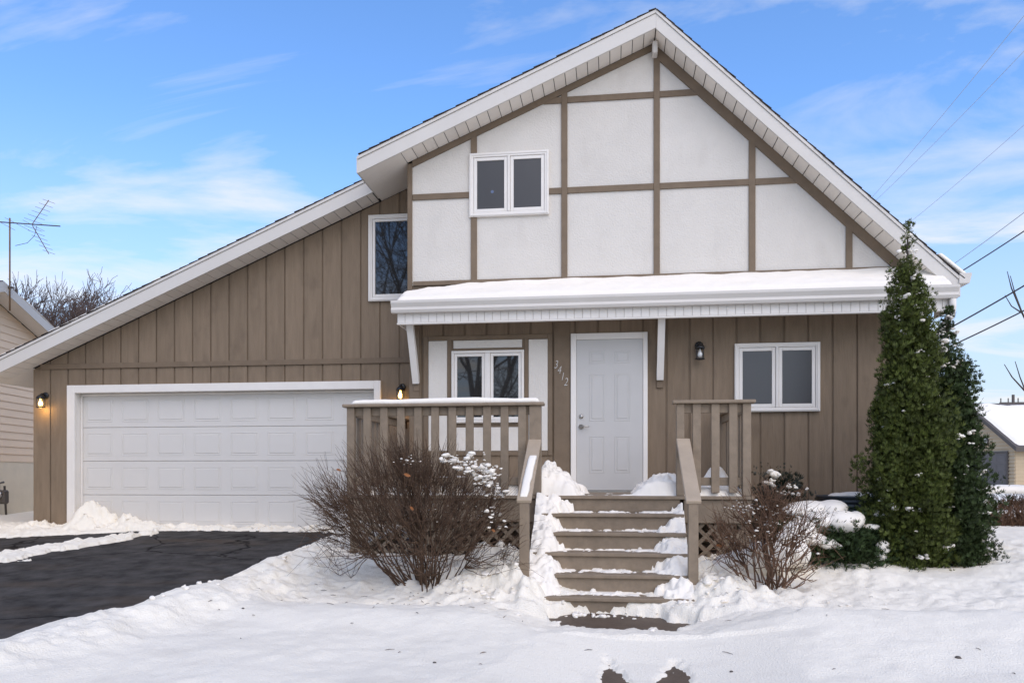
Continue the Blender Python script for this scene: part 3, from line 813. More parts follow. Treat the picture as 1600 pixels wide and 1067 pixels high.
# lattice
def lattice(x0, x1, z0, z1, yf):
    w, pitch = .042, .165
    r = math.sqrt(.5)
    k = x0 - (z1 - z0) - pitch
    for layer, sgn in ((0, 1), (1, -1)):
        k = x0 - (z1 - z0) - pitch
        while k < x1 + pitch + (z1 - z0):
            # strip through (k,z0) rising at 45 degrees
            hw = w / 2 / r
            if sgn > 0: poly = [(k - hw, z0 - .2), (k + hw, z0 - .2), (k + hw + (z1 - z0) + .4, z1 + .2), (k - hw + (z1 - z0) + .4, z1 + .2)]
            else: poly = [(k - hw, z1 + .2), (k - hw + (z1 - z0) + .4, z0 - .2), (k + hw + (z1 - z0) + .4, z0 - .2), (k + hw, z1 + .2)]
            p = clip_rect(poly, x0, x1, z0, z1)
            if p: Pp(prism('lattice_slat', M_DECK, None, p, yf + layer * .009, yf + layer * .009 + .0085))
            k += pitch * 1.0
lattice(-3.04, -.80, .18, .80, DF + .045)
lattice(.82, 1.50, .18, .80, DF + .045)
# railings
def railing_front(xa, xb, posts, bals, snowpost):
    pbox('rail_cap', M_DECK, xa - .03, xb + .03, DF - .055, DF + .095, 2.115, 2.152, ch=.008)
    pbox('top_rail', M_DECK, xa + .02, xb - .02, DF + .030, DF + .066, 2.015, 2.113)
    pbox('bottom_rail', M_DECK, xa + .02, xb - .02, DF + .030, DF + .066, 1.215, 1.305)
    for a, b in posts: pbox('railing_post', M_DECK, a, b, DF - .016, DF + .075, 1.0 if False else 1.102, 2.114)
    for xb_ in bals: pbox('baluster', M_DECK, xb_ - .045, xb_ + .045, DF - .010, DF + .0295, 1.135, 2.114)
railing_front(-3.07, -.78, [(-3.055, -2.965), (-.92, -.785)], [-2.815 + .2015 * k for k in range(10)], None)
railing_front(.70, 1.53, [(.715, .80), (1.425, 1.515)], [.935, 1.135, 1.325], None)
for xs_, side in ((-3.02, -1), (1.47, 1)):
    xo = xs_ + side * .03
    yb = .62 if side < 0 else -.03
    pbox('rail_cap', M_DECK, xs_ - .07, xs_ + .07, DF + .097, yb, 2.113, 2.150, ch=.008)
    pbox('top_rail', M_DECK, xs_ - .018, xs_ + .018, DF + .08, yb, 2.015, 2.111)
    pbox('bottom_rail', M_DECK, xs_ - .018, xs_ + .018, DF + .08, yb, 1.215, 1.305)
    y = DF + .25
    while y < -.1:
        a, b = (xs_ + .019, xs_ + .058) if side > 0 else (xs_ - .058, xs_ - .019)
        pbox('baluster', M_DECK, a, b, y - .045, y + .045, 1.135, 2.110); y += .2015
# stairs
R_, T_ = .187, .26
SX0, SX1 = -.80, .775
for k in range(1, 6):
    zt = DZ - k * R_
    yn = DF - k * T_
    pbox('tread', M_DECK, SX0, SX1, yn - .03, yn + T_ + .0, zt - .038, zt, ch=.006)
for k in range(0, 6):
    zt = DZ - k * R_
    yn = DF - k * T_
    pbox('riser', M_DECK, SX0 + .02, SX1 - .02, yn + .002, yn + .022, zt - R_ + .001, zt - .040, ch=.002)
def stringer(x0, x1):
    poly = [(DF + .03, DZ - .04), (DF + .03, .60), (DF - 5 * T_ + .02, -.1), (DF - 5 * T_ + .024, DZ - 5 * R_ - .04)]
    for k in range(5, 0, -1):
        poly += [(DF - k * T_ + .024, DZ - k * R_ - .04), (DF - k * T_ + T_ + .024, DZ - k * R_ - .04)]
    Pp(MB().prism_x(poly[::-1], x0, x1).build('stringer', M_DECK))
stringer(SX0 + .02, SX0 + .06); stringer(SX1 - .06, SX1 - .02)
# stair rails
for xn, ty in ((-.855, -1), (.785, 1)):
    pbox('newel_post', M_DECK, xn - .048, xn + .048, -3.02, -2.93, -.05, 1.06)
    p0, p1 = Vector((xn - .0, -1.925, 1.735)), Vector((xn, -3.045, 1.085))
    d = (p1 - p0); L_ = d.length
    ang = math.atan2(d.z, -d.y)
    Mx = Matrix.Translation(p0) @ Matrix.Rotation(-ang, 4, 'X')
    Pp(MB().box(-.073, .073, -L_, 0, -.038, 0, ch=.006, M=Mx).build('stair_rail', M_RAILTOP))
    Pp(MB().box(-.019, .019, -L_ + .05, 0, -.135, -.040, ch=.004, M=Mx).build('stair_sub_rail', M_DECK))

# ------------------------------------------------------------------ snow resting on things
def snow_field(name, x0, x1, y0, y1, st, zf, label):
    X = np.arange(x0, x1 + 1e-6, st); Y = np.arange(y0, y1 + 1e-6, st)
    o = sheet(name, X, Y, zf, M_SNOW)
    return tag(o, label, 'snow', kind='stuff')
def deck_snow(x, y):
    n1, n2, n3 = fbm(x, y, 2.2, 4), fbm(x + 9, y + 4, 6, 4), fbm(x + 70, y, 16, 3)
    d = .07 + .05 * n1 + .02 * n2 + .11 * sstep(-.6, -1.3, x)
    d += .26 * np.exp(-(((x + .70) / .23) ** 2 + ((y + 1.35) / .55) ** 2)) * (1 + .6 * n2 + .5 * n3)
    d += .17 * np.exp(-(((x - .62) / .26) ** 2 + ((y + 1.35) / .5) ** 2)) * (1 + .6 * n2 + .5 * n3)
    d += .26 * np.exp(-(((x - 1.28) / .16) ** 2 + ((y + .7) / .4) ** 2)) * (1 + .4 * n2)
    bare = sstep(.42, .30, np.abs(x + .02) + .10 * n2 + .04 * n3)
    d = d * (1 - bare) + bare * (-.016 + .016 * sstep(.05, .5, n2) + .018 * sstep(.2, .6, n1))
    edge = sstep(0, .10, y - (DF - .01) + .03 * n2 - .02) * sstep(0, .06, -.06 - y) * sstep(0, .05, x + 3.06) * sstep(0, .05, 1.52 - x)
    d = -.02 + (d + .02) * edge
    return DZ + d
snow_field('deck_snow', -3.07, 1.53, DF - .012, -.055, .018, deck_snow, 'white snow drifted over the porch floor beside the front door')

def stair_profile(y):
    k = np.clip(np.ceil((DF + .016 - y) / T_), 0, 6)
    return DZ - k * R_
def stair_snow(x, y):
    n1, n2, n3 = fbm(x, y, 2.5, 4), fbm(x + 19, y + 4, 6, 4), fbm(x + 40, y, 17, 3)
    base = stair_profile(y)
    frac = (DF + .016 - y) / T_; frac = frac - np.floor(frac)     # 0 at the back of a tread
    thin = -.022 + .040 * sstep(.58, .05, frac + .75 * n2 + .45 * n3) + .03 * sstep(.25, .7, n3 + n1 * .5) * sstep(.85, .5, frac)
    z = base + thin
    slope = DZ - .02 - (DF - y) * (R_ / T_)
    wl_ = np.interp(y, [-3.45, -3.0, -2.6, -2.25, -1.9], [.18, .42, .36, .34, .42]) + .14 * n2 + .05 * n3 + .05 * n1
    wr = np.interp(y, [-3.45, -3.0, -2.6, -2.25, -1.9], [.28, .34, .40, .34, .16]) + .12 * n2 + .05 * n3
    tl = (SX0 - .02 + wl_ - x); tr = (x - (SX1 + .02 - wr))
    pl = slope + .14 * sstep(-.02, .25, tl) + .07 * n2 + .04 * n3 - .10
    pr = slope + .10 * sstep(-.02, .22, tr) + .07 * n2 + .04 * n3 - .10
    z = np.where(tl > -.03, np.maximum(z, pl - .22 * sstep(.05, -.03, tl)), z)
    z = np.where(tr > -.03, np.maximum(z, pr - .22 * sstep(.05, -.03, tr)), z)
    return z
snow_field('stair_snow', SX0 - .03, SX1 + .01, DF - 5 * T_ - .035, DF - .02, .012, stair_snow, 'clumped white snow left on the sides of the porch steps')

def snow_strip(name, p0, p1, width, h, label, seed, taper=.05, step=.025, tilt=None):
    """rounded ridge of snow along a straight board"""
    p0, p1 = Vector(p0), Vector(p1)
    d = p1 - p0; L_ = d.length; d.normalize()
    side = d.cross(Vector((0, 0, 1))).normalized(); up = side.cross(d).normalized()
    n = max(4, int(L_ / step)); m = 9
    V = []
    for i in range(n + 1):
        t = i / n * L_
        e = min(1, min(t, L_ - t) / taper); e = math.sqrt(max(0, 1 - (1 - e) ** 2))
        hh = h * e * (1 + .35 * float(fbm(t * 1.0, seed, 2.2, 3))) + .002
        ww = width * (.90 + .10 * e) * (1 + .06 * float(fbm(t, seed + 5, 5, 2)))
        for k in range(m):
            s = k / (m - 1) * 2 - 1
            prof = (1 - abs(s) ** 3.2) ** .5
            q = p0 + d * t + side * (s * ww / 2 + .012 * float(fbm(t, seed + k, 7, 2)) * (abs(s) > .9)) + up * (hh * prof)
            V.append(q)
    F = [(i * m + k, i * m + k + 1, (i + 1) * m + k + 1, (i + 1) * m + k) for i in range(n) for k in range(m - 1)]
    F += [tuple(range(m))[::-1], tuple(n * m + k for k in range(m))] + [(i * m, (i + 1) * m, (i + 1) * m + m - 1, i * m + m - 1) for i in range(n)]
    mb = MB(); mb.add(V, F)
    return tag(mb.build(name, M_SNOW, None, True), label, 'snow', kind='stuff')
snow_strip('railing_snow', (-3.0, DF + .022, 2.150), (-.80, DF + .022, 2.150), .135, .058, 'smooth ridge of snow along the left porch railing cap', 3)
snow_strip('stair_rail_snow', (-.840, -2.26, 1.542), (-.862, -3.0, 1.113), .095, .022, 'thin snow on the sloping left stair rail', 8, .12)
snow_strip('side_railing_snow', (-3.02, -1.2, 2.148), (-3.02, -.2, 2.148), .10, .03, 'thin snow on the side railing at the garage end of the porch', 14)

def pent_snow(x, v):
    """v runs from the gutter (0) to the wall (1)"""
    n1, n2 = fbm(x, v, 1.3, 3), fbm(x + 4, v + 3, 5, 3)
    z = 3.60 + v * .33
    th = .070 + .034 * n1 + .012 * n2
    th = th + .025 * sstep(-2.1, -1.2, x)
    hi = np.interp(x, [-2.9, -2.75, -2.5, -2.3, -2.1, -1.9, 4.2], [.35, .62, .86, .84, .95, 1.1, 1.1]) + .02 * n2
    e = sstep(0, .12, v + .02) * sstep(-.02, .10, hi - v) * sstep(0, .10, x + 2.865) * sstep(0, .06, 4.15 - x)
    return z - .01 + (th + .01) * np.sqrt(np.clip(e, 0, 1))
Xp = np.arange(-2.865, 4.16, .025); Vp = np.arange(-.05, 1.0, .03)
XX, VV = np.meshgrid(Xp, Vp)
ZZ = pent_snow(XX, VV); YY = -.60 + VV * .60
a_ = (np.arange(len(Vp) - 1)[:, None] * len(Xp) + np.arange(len(Xp) - 1)[None]).ravel()
tag(np_mesh('pent_roof_snow', np.stack([XX.ravel(), YY.ravel(), ZZ.ravel()], 1), np.stack([a_, a_ + 1, a_ + len(Xp) + 1, a_ + len(Xp)], 1), M_SNOW, smooth=True), 'smooth white snow lying on the low roof above the porch', 'snow', kind='stuff')
snow_strip('roof_edge_snow', (4.02, GF + .05, top_z(4.02) + .0), (4.36, GF + .05, top_z(4.36) + .03), .14, .05, 'small cap of snow at the lower end of the steep roof', 22)
for k, (xa, xb) in enumerate(((-9.7, -9.0), (-8.6, -7.5), (-6.9, -6.5))):
    snow_strip('roof_edge_snow', (xa, RF + .05, top_z(xa) - .012), (xb, RF + .05, top_z(xb) - .012), .12, .022,
               ('thin snow at the lowest corner of the garage roof edge', 'long thin line of snow on the garage roof edge', 'short patch of snow halfway up the garage roof edge')[k], 30 + k)

# ------------------------------------------------------------------ shrubs, trees
def bez(a, b, bend, n):
    a, b = np.array(a, float), np.array(b, float)
    c = (a + b) / 2 + np.array(bend)
    t = np.linspace(0, 1, n)[:, None]
    return (1 - t) ** 2 * a + 2 * t * (1 - t) * c + t * t * b
def tubes_np(lines, rads, n=3):
    V, F = [], []; base = 0
    for P, R in zip(lines, rads):
        P = np.asarray(P); m = len(P)
        T = np.gradient(P, axis=0); T /= np.linalg.norm(T, axis=1, keepdims=True) + 1e-9
        ref = np.array([.31, .83, .47]) if abs(T[0] @ np.array([.31, .83, .47])) < .95 else np.array([1., 0, 0])
        U = np.cross(T, ref); U /= np.linalg.norm(U, axis=1, keepdims=True) + 1e-9
        W = np.cross(T, U)
        for k in range(n):
            t = 2 * math.pi * k / n
            V.append(P + (U * math.cos(t) + W * math.sin(t)) * np.asarray(R)[:, None])
        # ring index: base + k*m + i
        for k in range(n):
            k2 = (k + 1) % n
            i = np.arange(m - 1)
            F.append(np.stack([base + k * m + i, base + k2 * m + i, base + k2 * m + i + 1, base + k * m + i + 1], 1))
        base += n * m
    return np.concatenate(V), np.concatenate(F)

def twig_shrub(name, base, rx, ry, h, n1, n2, n3, m, seed, label, flat_top=.85, lean=0., thick=1., snow_spots=()):
    r = np.random.default_rng(seed)
    t = tag(empty(name, base), label, 'shrub')
    def crown_pt(f):
        # direction in a fan opening upward
        az = r.uniform(0, 2 * math.pi)
        el = math.radians(r.uniform(1, 40) if r.random() < .38 else r.uniform(20, 90))
        cx, cy, cz = math.cos(el) * math.cos(az), math.cos(el) * math.sin(az), math.sin(el)
        p = np.array([cx * rx, cy * ry, .42 * h * (.25 + cz * 0) + cz * .72 * h])
        hor = math.sqrt(cx * cx + cy * cy)
        p[2] = h * (.30 + .70 * cz) if hor < .98 else h * .35
        p[2] = h * (.12 + .88 * cz ** .58)
        p[0] += lean * p[2]
        return p * f
    L, R = [], []
    root = lambda: np.array([r.normal(0, .07), r.normal(0, .06), -.05])
    A = []
    for i in range(n1):
        p = crown_pt(r.uniform(.40, .55)); a = root()
        P = bez(a, p, (p[0] * .12, p[1] * .12, -.06 * h * (np.hypot(p[0], p[1]) / rx)), 7)
        P += r.normal(0, .008, P.shape); L.append(P); R.append(np.linspace(.014, .008, 7) * thick); A.append(p)
    A = np.array(A); B = []
    for i in range(n2):
        p = crown_pt(r.uniform(.68, .82))
        j = np.argsort(((A - p * .62) ** 2).sum(1))[r.integers(0, 3)]
        a = A[j]; P = bez(a, p, (0, 0, -.03 * h), 6) + r.normal(0, .006, (6, 3)); P[0] = a
        L.append(P); R.append(np.linspace(.0075, .0045, 6) * thick); B.append(p)
    B = np.array(B)
    for i in range(n3):
        p = crown_pt(r.uniform(.80, 1.05) if r.random() < .8 else r.uniform(1.0, 1.14))
        p[2] = max(p[2], .05)
        j = np.argsort(((B - p * .84) ** 2).sum(1))[r.integers(0, 7)]
        a = B[j]
        q = p + np.array([0, 0, .04 * r.random()])
        P = bez(a, q, (0, 0, -.025 * h * r.random()), 4) + r.normal(0, .008, (4, 3)); P[0] = a
        L.append(P); R.append(np.array([.0042, .0036, .0030, .0018]) * thick)
        if r.random() < .6:
            b2 = P[2]; q2 = b2 + (q - b2) * r.uniform(.5, 1.1) + r.normal(0, .075, 3)
            L.append(np.array([b2, (b2 + q2) / 2 + r.normal(0, .006, 3), q2])); R.append(np.array([.0030, .0026, .0016]) * thick)
    n_st = n1
    V, F = tubes_np(L[:n_st], R[:n_st], 5); np_mesh('stems', V, F, m, t, True)
    V, F = tubes_np(L[n_st:], R[n_st:], 3); o = np_mesh('twigs', V, F, m, t); o['kind'] = 'stuff'
    return np.concatenate([l[1:] for l in L[n_st:]]) + np.array(base)

def lumps(name, spheres, mat_, label=None, parent=None, voxel=.02, amp=.02, seed=0, kind='stuff'):
    """merged soft blobs (x,y,z,rx,ry,rz), remeshed to one skin"""
    import bmesh
    bm = bmesh.new()
    for q in spheres:
        x, y, z, rx, ry, rz = q
        bmesh.ops.create_icosphere(bm, subdivisions=3, radius=1.0, matrix=Matrix.Translation((x, y, z)) @ Matrix.Diagonal((rx, ry, rz, 1)))
    for v in bm.verts:
        n = float(fbm(v.co.x + v.co.z * .7 + seed, v.co.y - v.co.z * .6, 6, 3))
        v.co += v.co.normalized() * 0 + Vector((n, n * .5, n)) * amp
    me = bpy.data.meshes.new(name); bm.to_mesh(me); bm.free()
    me.materials.append(mat_)
    me.polygons.foreach_set('use_smooth', [True] * len(me.polygons))
    o = bpy.data.objects.new(name, me); COL.objects.link(o)
    if voxel:
        rm = o.modifiers.new('merge', 'REMESH'); rm.mode = 'VOXEL'; rm.voxel_size = voxel; rm.use_smooth_shade = True
        sm = o.modifiers.new('soften', 'SMOOTH'); sm.factor = .5; sm.iterations = 3
    if parent: o.parent = parent
    if label: tag(o, label, 'snow')
    if kind: o['kind'] = kind
    return o

def chunks(name, items, label=None, parent=None, seed=0, rough=.45):
    """many small irregular clods of snow in one mesh; items are (x,y,z,rx,ry,rz)"""
    import bmesh
    r = np.random.default_rng(seed)
    bm = bmesh.new(); bmesh.ops.create_icosphere(bm, subdivisions=2, radius=1.0)
    base = np.array([v.co[:] for v in bm.verts]); fc = np.array([[v.index for v in f.verts] for f in bm.faces]); bm.free()
    V, F = [], []
    for k, (x, y, z, rx, ry, rz) in enumerate(items):
        o = r.uniform(0, 200, 2)
        n = fbm(base[:, 0] + base[:, 2] * .6 + o[0], base[:, 1] - base[:, 2] * .7 + o[1], 1.5, 3)
        q = base * (1 + rough * n)[:, None] * np.array([rx, ry, rz])
        a = r.uniform(0, 2 * math.pi); c, s_ = math.cos(a), math.sin(a)
        q = np.stack([q[:, 0] * c - q[:, 1] * s_, q[:, 0] * s_ + q[:, 1] * c, q[:, 2]], 1)
        V.append(q + np.array([x, y, z])); F.append(fc + k * len(base))
    o = np_mesh(name, np.concatenate(V), np.concatenate(F), M_SNOW, parent, True)
    o['kind'] = 'stuff'
    if label: tag(o, label, 'snow')
    return o

def settle(name, pts, regions, label, seed):
    """snow lodged on the twigs: small flat bits at twig points, thick in some regions"""
    r = np.random.default_rng(seed); it = []
    for c, rad, n, s0, s1 in regions:
        d = (((pts - np.array(c)) / np.array(rad)) ** 2).sum(1)
        idx = np.where(d < 1)[0]
        if len(idx) == 0: continue
        for p in pts[r.choice(idx, min(n, len(idx)), replace=False)]:
            k = s0 * (s1 / s0) ** (r.random() ** 1.6)
            it.append((p[0], p[1], p[2] + k * .2, k * r.uniform(.7, 1.5), k, k * r.uniform(.35, .7)))
    chunks(name, it, label, seed=seed, rough=.9)
tp = twig_shrub('bare_shrub', (-1.84, -2.95, .10), 1.16, .84, 1.48, 60, 420, 2150, M_TWIG, 4, 'large bare twiggy shrub in front of the left porch railing', thick=.66, lean=-.18)
settle('shrub_snow', tp, [((-1.36, -3.15, 1.47), (.32, .45, .10), 280, .008, .040), ((-1.22, -3.15, 1.34), (.20, .4, .12), 130, .008, .036), ((-1.12, -3.2, 1.20), (.15, .4, .14), 24, .006, .022), ((-2.0, -3.2, 1.48), (.14, .3, .06), 18, .006, .02),
       ((-1.75, -2.7, .95), (.7, .5, .14), 30, .006, .018), ((-1.12, -3.1, .90), (.15, .4, .15), 14, .010, .032)],
       'broken snow caught in the top of the large bare shrub', 2)
tp = twig_shrub('bare_shrub', (1.50, -2.85, .14), .62, .52, 1.04, 28, 150, 560, M_TWIG2, 9, 'small bare reddish shrub right of the porch stairs', thick=.85, lean=.03)
settle('shrub_snow', tp, [((1.6, -2.9, .75), (.5, .5, .30), 70, .005, .018), ((1.75, -2.8, .85), (.25, .4, .15), 50, .006, .022), ((1.3, -2.8, 1.02), (.22, .4, .08), 40, .006, .026)], 'snow caught among the twigs of the small reddish shrub', 6)
lumps('snow_mound', [(1.30, -2.35, .40, .26, .20, .14), (1.62, -2.30, .46, .22, .2, .17), (1.88, -2.2, .52, .20, .2, .18), (1.98, -2.05, .72, .17, .16, .14), (1.52, -2.4, .58, .12, .12, .08), (1.78, -2.25, .66, .10, .12, .07), (1.12, -2.4, .34, .20, .18, .12)], M_SNOW, 'uneven snow mound behind the small reddish shrub', voxel=.018, amp=.06, seed=12)
r_ = np.random.default_rng(3)
# loose clods thrown aside by the shovel
it = []
def clods(n, cx, cy, sx, sy, smin, smax):
    for k in range(n):
        x, y = cx + r_.normal(0, sx), cy + r_.normal(0, sy)
        rr = smin * (smax / smin) ** (r_.random() ** 2)
        it.append((x, y, None, rr, rr * r_.uniform(.6, 1.1), rr * r_.uniform(.35, .7)))
clods(34, -1.0, -3.2, .26, .2, .008, .06); clods(34, 1.0, -3.25, .28, .18, .008, .05); clods(22, -1.6, -3.35, .6, .15, .006, .03); clods(26, 1.9, -3.35, .7, .2, .006, .028)
clods(40, -.1, -3.3, .45, .05, .012, .05); clods(26, -8.0, .5, .4, .15, .012, .05); clods(40, -5.8, .52, 1.0, .06, .01, .04)
for k in range(70):
    y = r_.uniform(-4.6, .3); x = float(drive_edge(y)) + r_.normal(.12, .12); rr = r_.uniform(.008, .03)
    it.append((x, y, None, rr, rr, rr * .7))
XY = np.array([(q[0], q[1]) for q in it]); ZG = ground_z(XY[:, 0], XY[:, 1]) + np.maximum(snow_depth(XY[:, 0], XY[:, 1]), 0)
it = [(q[0], q[1], z + q[5] * .35, q[3], q[4], q[5]) for q, z in zip(it, ZG) if not (-.82 < q[0] < .8 and q[1] > -3.22)]
chunks('snow_clods', it, 'loose clods of shovelled snow scattered round the steps and driveway', seed=9, rough=.8)

def spray_crown(name, base, prof, n, m, parent, seed, size=.056, squash=1.0, lobes=.16, up=.6, inner=.55, clump=.075, per=46):
    """evergreen sprays: flat little fans of narrow leaves, gathered in clumps over the crown's outer volume"""
    r = np.random.default_rng(seed)
    zs, rs = zip(*prof)
    zz = np.linspace(zs[0], zs[-1], 400); rr = np.interp(zz, zs, rs)
    cdf = np.cumsum(rr + .015); cdf /= cdf[-1]
    nc = n // per
    z = np.interp(r.random(nc), cdf, zz)
    th = r.uniform(0, 2 * math.pi, nc)
    lob = fbm(th * 1.9 + 2 + seed, z * 1.6, 1.5, 3); lob2 = fbm(np.cos(th) * 3 + z * 1.3, np.sin(th) * 3 - z * 2.6, 2.4, 3)
    R0 = np.interp(z, zs, rs) * (1 + lobes * 1.2 * lob + lobes * lob2) * (1 + r.normal(0, .06, nc))
    R0 *= inner + (1 - inner) * r.random(nc) ** .35
    CC = np.stack([R0 * np.cos(th), R0 * np.sin(th) * squash, z], 1)
    cs = clump * r.uniform(.6, 1.5, nc) * np.clip(np.interp(z, zs, rs) / (max(rs) * .5), .35, 1)
    ci = np.repeat(np.arange(nc), per); n = len(ci)
    g_ = r.normal(0, 1, (n, 3)); g_ *= np.minimum(1, 1.55 / np.linalg.norm(g_, axis=1, keepdims=True))
    C = CC[ci] + g_ * cs[ci][:, None] * np.array([1, 1, 1.35])
    th = np.arctan2(C[:, 1], C[:, 0]); z = C[:, 2]
    out = np.stack([np.cos(th), np.sin(th), np.zeros(n)], 1)
    out = out * .5 + (C - CC[ci]) / (cs[ci][:, None] * 2.2)
    D = out * (1 - up) + np.array([0, 0, 1]) * up + r.normal(0, .30, (n, 3)); D /= np.linalg.norm(D, axis=1, keepdims=True)
    S_ = np.cross(D, r.normal(0, 1, (n, 3))); S_ /= np.linalg.norm(S_, axis=1, keepdims=True)
    sc = size * r.uniform(.55, 1.35, n) * np.clip(np.interp(z, zs, rs) / (max(rs) * .45), .55, 1)
    V, F = [], []; base_i = 0
    for a, l, o in ((-.85, .62, .25), (-.38, .90, .10), (.05, 1.1, .0), (.45, .85, .12), (.9, .60, .28)):
        d = D * math.cos(a) + S_ * math.sin(a); w = -D * math.sin(a) + S_ * math.cos(a)
        nrm = np.cross(d, w)
        p0 = C + D * (o * .5 * sc)[:, None]; L_ = (sc * l)[:, None]; W_ = (sc * .085)[:, None]
        mid = p0 + d * L_ * .55 + nrm * (r.normal(0, .05, n) * sc)[:, None]
        tip = p0 + d * L_
        V += [p0, mid + w * W_, tip, mid - w * W_]
        i = np.arange(n)
        F.append(np.stack([base_i + i, base_i + n + i, base_i + 2 * n + i, base_i + 3 * n + i], 1)); base_i += 4 * n
    return np_mesh(name, np.concatenate(V), np.concatenate(F), m, parent)

def snow_bits(parent, prof, n, seed, smin, smax, zr=(0, 9)):
    r = np.random.default_rng(seed); zs, rs = zip(*prof); S_ = []
    for k in range(n):
        z = zs[0] + (zs[-1] - zs[0]) * r.random() ** 1.25; th = r.uniform(math.pi * .95, 2.05 * math.pi)
        R = np.interp(z, zs, rs) * r.uniform(.95, 1.10)
        k0 = r.uniform(smin, smax)
        x, y = R * math.cos(th), R * math.sin(th)
        for q in range(r.integers(2, 6)):
            kk = k0 * r.uniform(.35, 1.0)
            S_.append((x + r.normal(0, k0 * .8), y + r.normal(0, k0 * .6), z + r.normal(0, k0 * .5), kk * r.uniform(.7, 1.5), kk, kk * r.uniform(.4, .9)))
    return chunks('snow_clumps', S_, None, parent, seed)

def arborvitae(loc, prof, n, m, seed, label, bits):
    t = tag(empty('arborvitae', loc), label, 'tree', 'arborvitae at the right corner of the house')
    h = prof[-1][0]
    MB().tube([(0, 0, -.1), (.02, 0, h * .4), (0, .02, h * .8), (0, 0, h * .97)], [.07, .05, .025, .008], 8).build('trunk', M_BARK, t, True)
    spray_crown('crown', loc, prof, n, m, t, seed, lobes=.42, inner=.52, up=.72, clump=.085, per=105)
    snow_bits(t, prof, bits, seed + 1, .010, .040)
    return t
arborvitae((3.20, -1.72, .16), [(0, .20), (.25, .29), (.8, .33), (1.4, .31), (2.0, .235), (2.6, .165), (3.1, .12), (3.45, .075), (3.7, .035), (3.88, .008)], 40000, M_GREEN, 3, 'tall pointed arborvitae with olive foliage at the house corner', 42)
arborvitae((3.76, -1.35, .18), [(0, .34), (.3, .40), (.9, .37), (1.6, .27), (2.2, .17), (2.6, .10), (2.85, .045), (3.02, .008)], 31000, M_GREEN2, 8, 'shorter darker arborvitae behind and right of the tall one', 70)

# low evergreens with snow
t = tag(empty('low_yew', (2.36, -1.60, .28)), 'low spreading evergreen under a thick pillow of snow', 'shrub')
yp = [(0, .40), (.15, .52), (.35, .50), (.5, .36), (.6, .1)]
spray_crown('foliage', None, yp, 9000, M_YEW, t, 12, size=.06, up=.35, inner=.3, lobes=.3)
MB().tube([(0, 0, -.1), (.02, 0, .2), (-.05, .02, .45)], [.03, .025, .012], 6).build('stem', M_BARK, t, True)
lumps('snow_pillow', [(2.20, -1.55, .95, .26, .22, .09), (2.44, -1.60, .96, .17, .20, .09), (2.46, -1.90, .82, .22, .20, .13), (2.26, -1.85, .82, .20, .2, .12), (2.62, -1.85, .85, .09, .16, .09), (2.14, -2.05, .66, .13, .12, .07), (2.27, -2.1, .61, .10, .09, .06), (2.02, -1.65, .93, .14, .15, .07), (2.38, -2.1, .58, .045, .05, .03)],
      M_SNOW, 'thick rounded snow pillow resting on the low evergreen', voxel=.02, amp=.018)
t = tag(empty('small_evergreen', (2.80, -1.75, .24)), 'small leafy evergreen at the foot of the tall arborvitae', 'shrub')
yp = [(0, .16), (.2, .24), (.4, .20), (.52, .05)]
spray_crown('foliage', None, yp, 3200, M_YEW, t, 15, size=.055, up=.3, inner=.3)
MB().tube([(0, 0, -.1), (.02, 0, .2), (-.02, .02, .4)], [.02, .015, .008], 6).build('stem', M_BARK, t, True)
lumps('snow_cap', [(2.78, -1.85, .77, .10, .09, .04), (2.86, -1.98, .56, .08, .05, .08), (2.84, -2.0, .47, .06, .05, .05), (2.70, -1.8, .79, .05, .05, .03)], M_SNOW, 'snow on the small evergreen beside the tall arborvitae', voxel=.014, amp=.02, seed=3)
t = tag(empty('holly_shrub', (2.02, -1.0, .40)), 'dark glossy-leaved shrub against the wall below the right window', 'shrub')
hp = [(0, .22), (.3, .32), (.6, .30), (.85, .18), (1.0, .05)]
spray_crown('foliage', None, hp, 2600, M_HOLLY, t, 18, size=.055, up=.5, inner=.25, lobes=.5)
r2 = np.random.default_rng(8)
Ls = [bez((0, 0, -.05), (r2.normal(0, .16), r2.normal(0, .12), r2.uniform(.7, 1.08)), (0, 0, .05), 6) for k in range(12)]
V, F = tubes_np(Ls, [np.linspace(.009, .003, 6)] * 12, 4); np_mesh('stems', V, F, M_TWIG, t)
rh = np.random.default_rng(21); it = []
for cx, cy, cz, n, sp, k in ((1.90, -1.22, 1.35, 14, .035, .045), (1.86, -1.25, 1.25, 9, .035, .035), (2.05, -1.3, 1.20, 8, .04, .025), (2.12, -1.25, 1.12, 8, .04, .025), (2.28, -1.2, 1.16, 5, .02, .02), (1.98, -1.3, 1.12, 6, .03, .02)):
    for q in range(n): it.append((cx + rh.normal(0, sp), cy + rh.normal(0, sp), cz + rh.normal(0, sp * .6), k * rh.uniform(.4, 1), k * rh.uniform(.4, 1), k * rh.uniform(.3, .7)))
chunks('holly_snow', it, 'lump of snow on top of the dark glossy shrub', seed=14, rough=.8)

# ribbed steel planter
t = tag(empty('steel_planter', (2.98, -.62, .35)), 'dark ribbed steel planter tank beside the wall', 'planter')
prof = []
z = 0.
while z < .66:
    prof += [(.44, z), (.452, z + .014), (.452, z + .030), (.44, z + .044)]; z += .058
prof += [(.455, .70), (.462, .715), (.455, .73), (.43, .73), (.43, .66)]
MB().lathe(prof, 0, 0, 40).build('tank', M_TANK, t, True)
MB().lathe([(.425, .55), (.425, .66)], 0, 0, 24).build('soil', M_SOIL, t)
lumps('planter_snow', [(2.88, -.75, 1.075, .24, .18, .045), (3.18, -.75, 1.075, .18, .18, .05), (2.98, -.6, 1.07, .32, .25, .05), (2.74, -.8, 1.07, .14, .14, .035)], M_SNOW, 'snow filling the top of the dark ribbed planter', voxel=.02, amp=.02, seed=9)

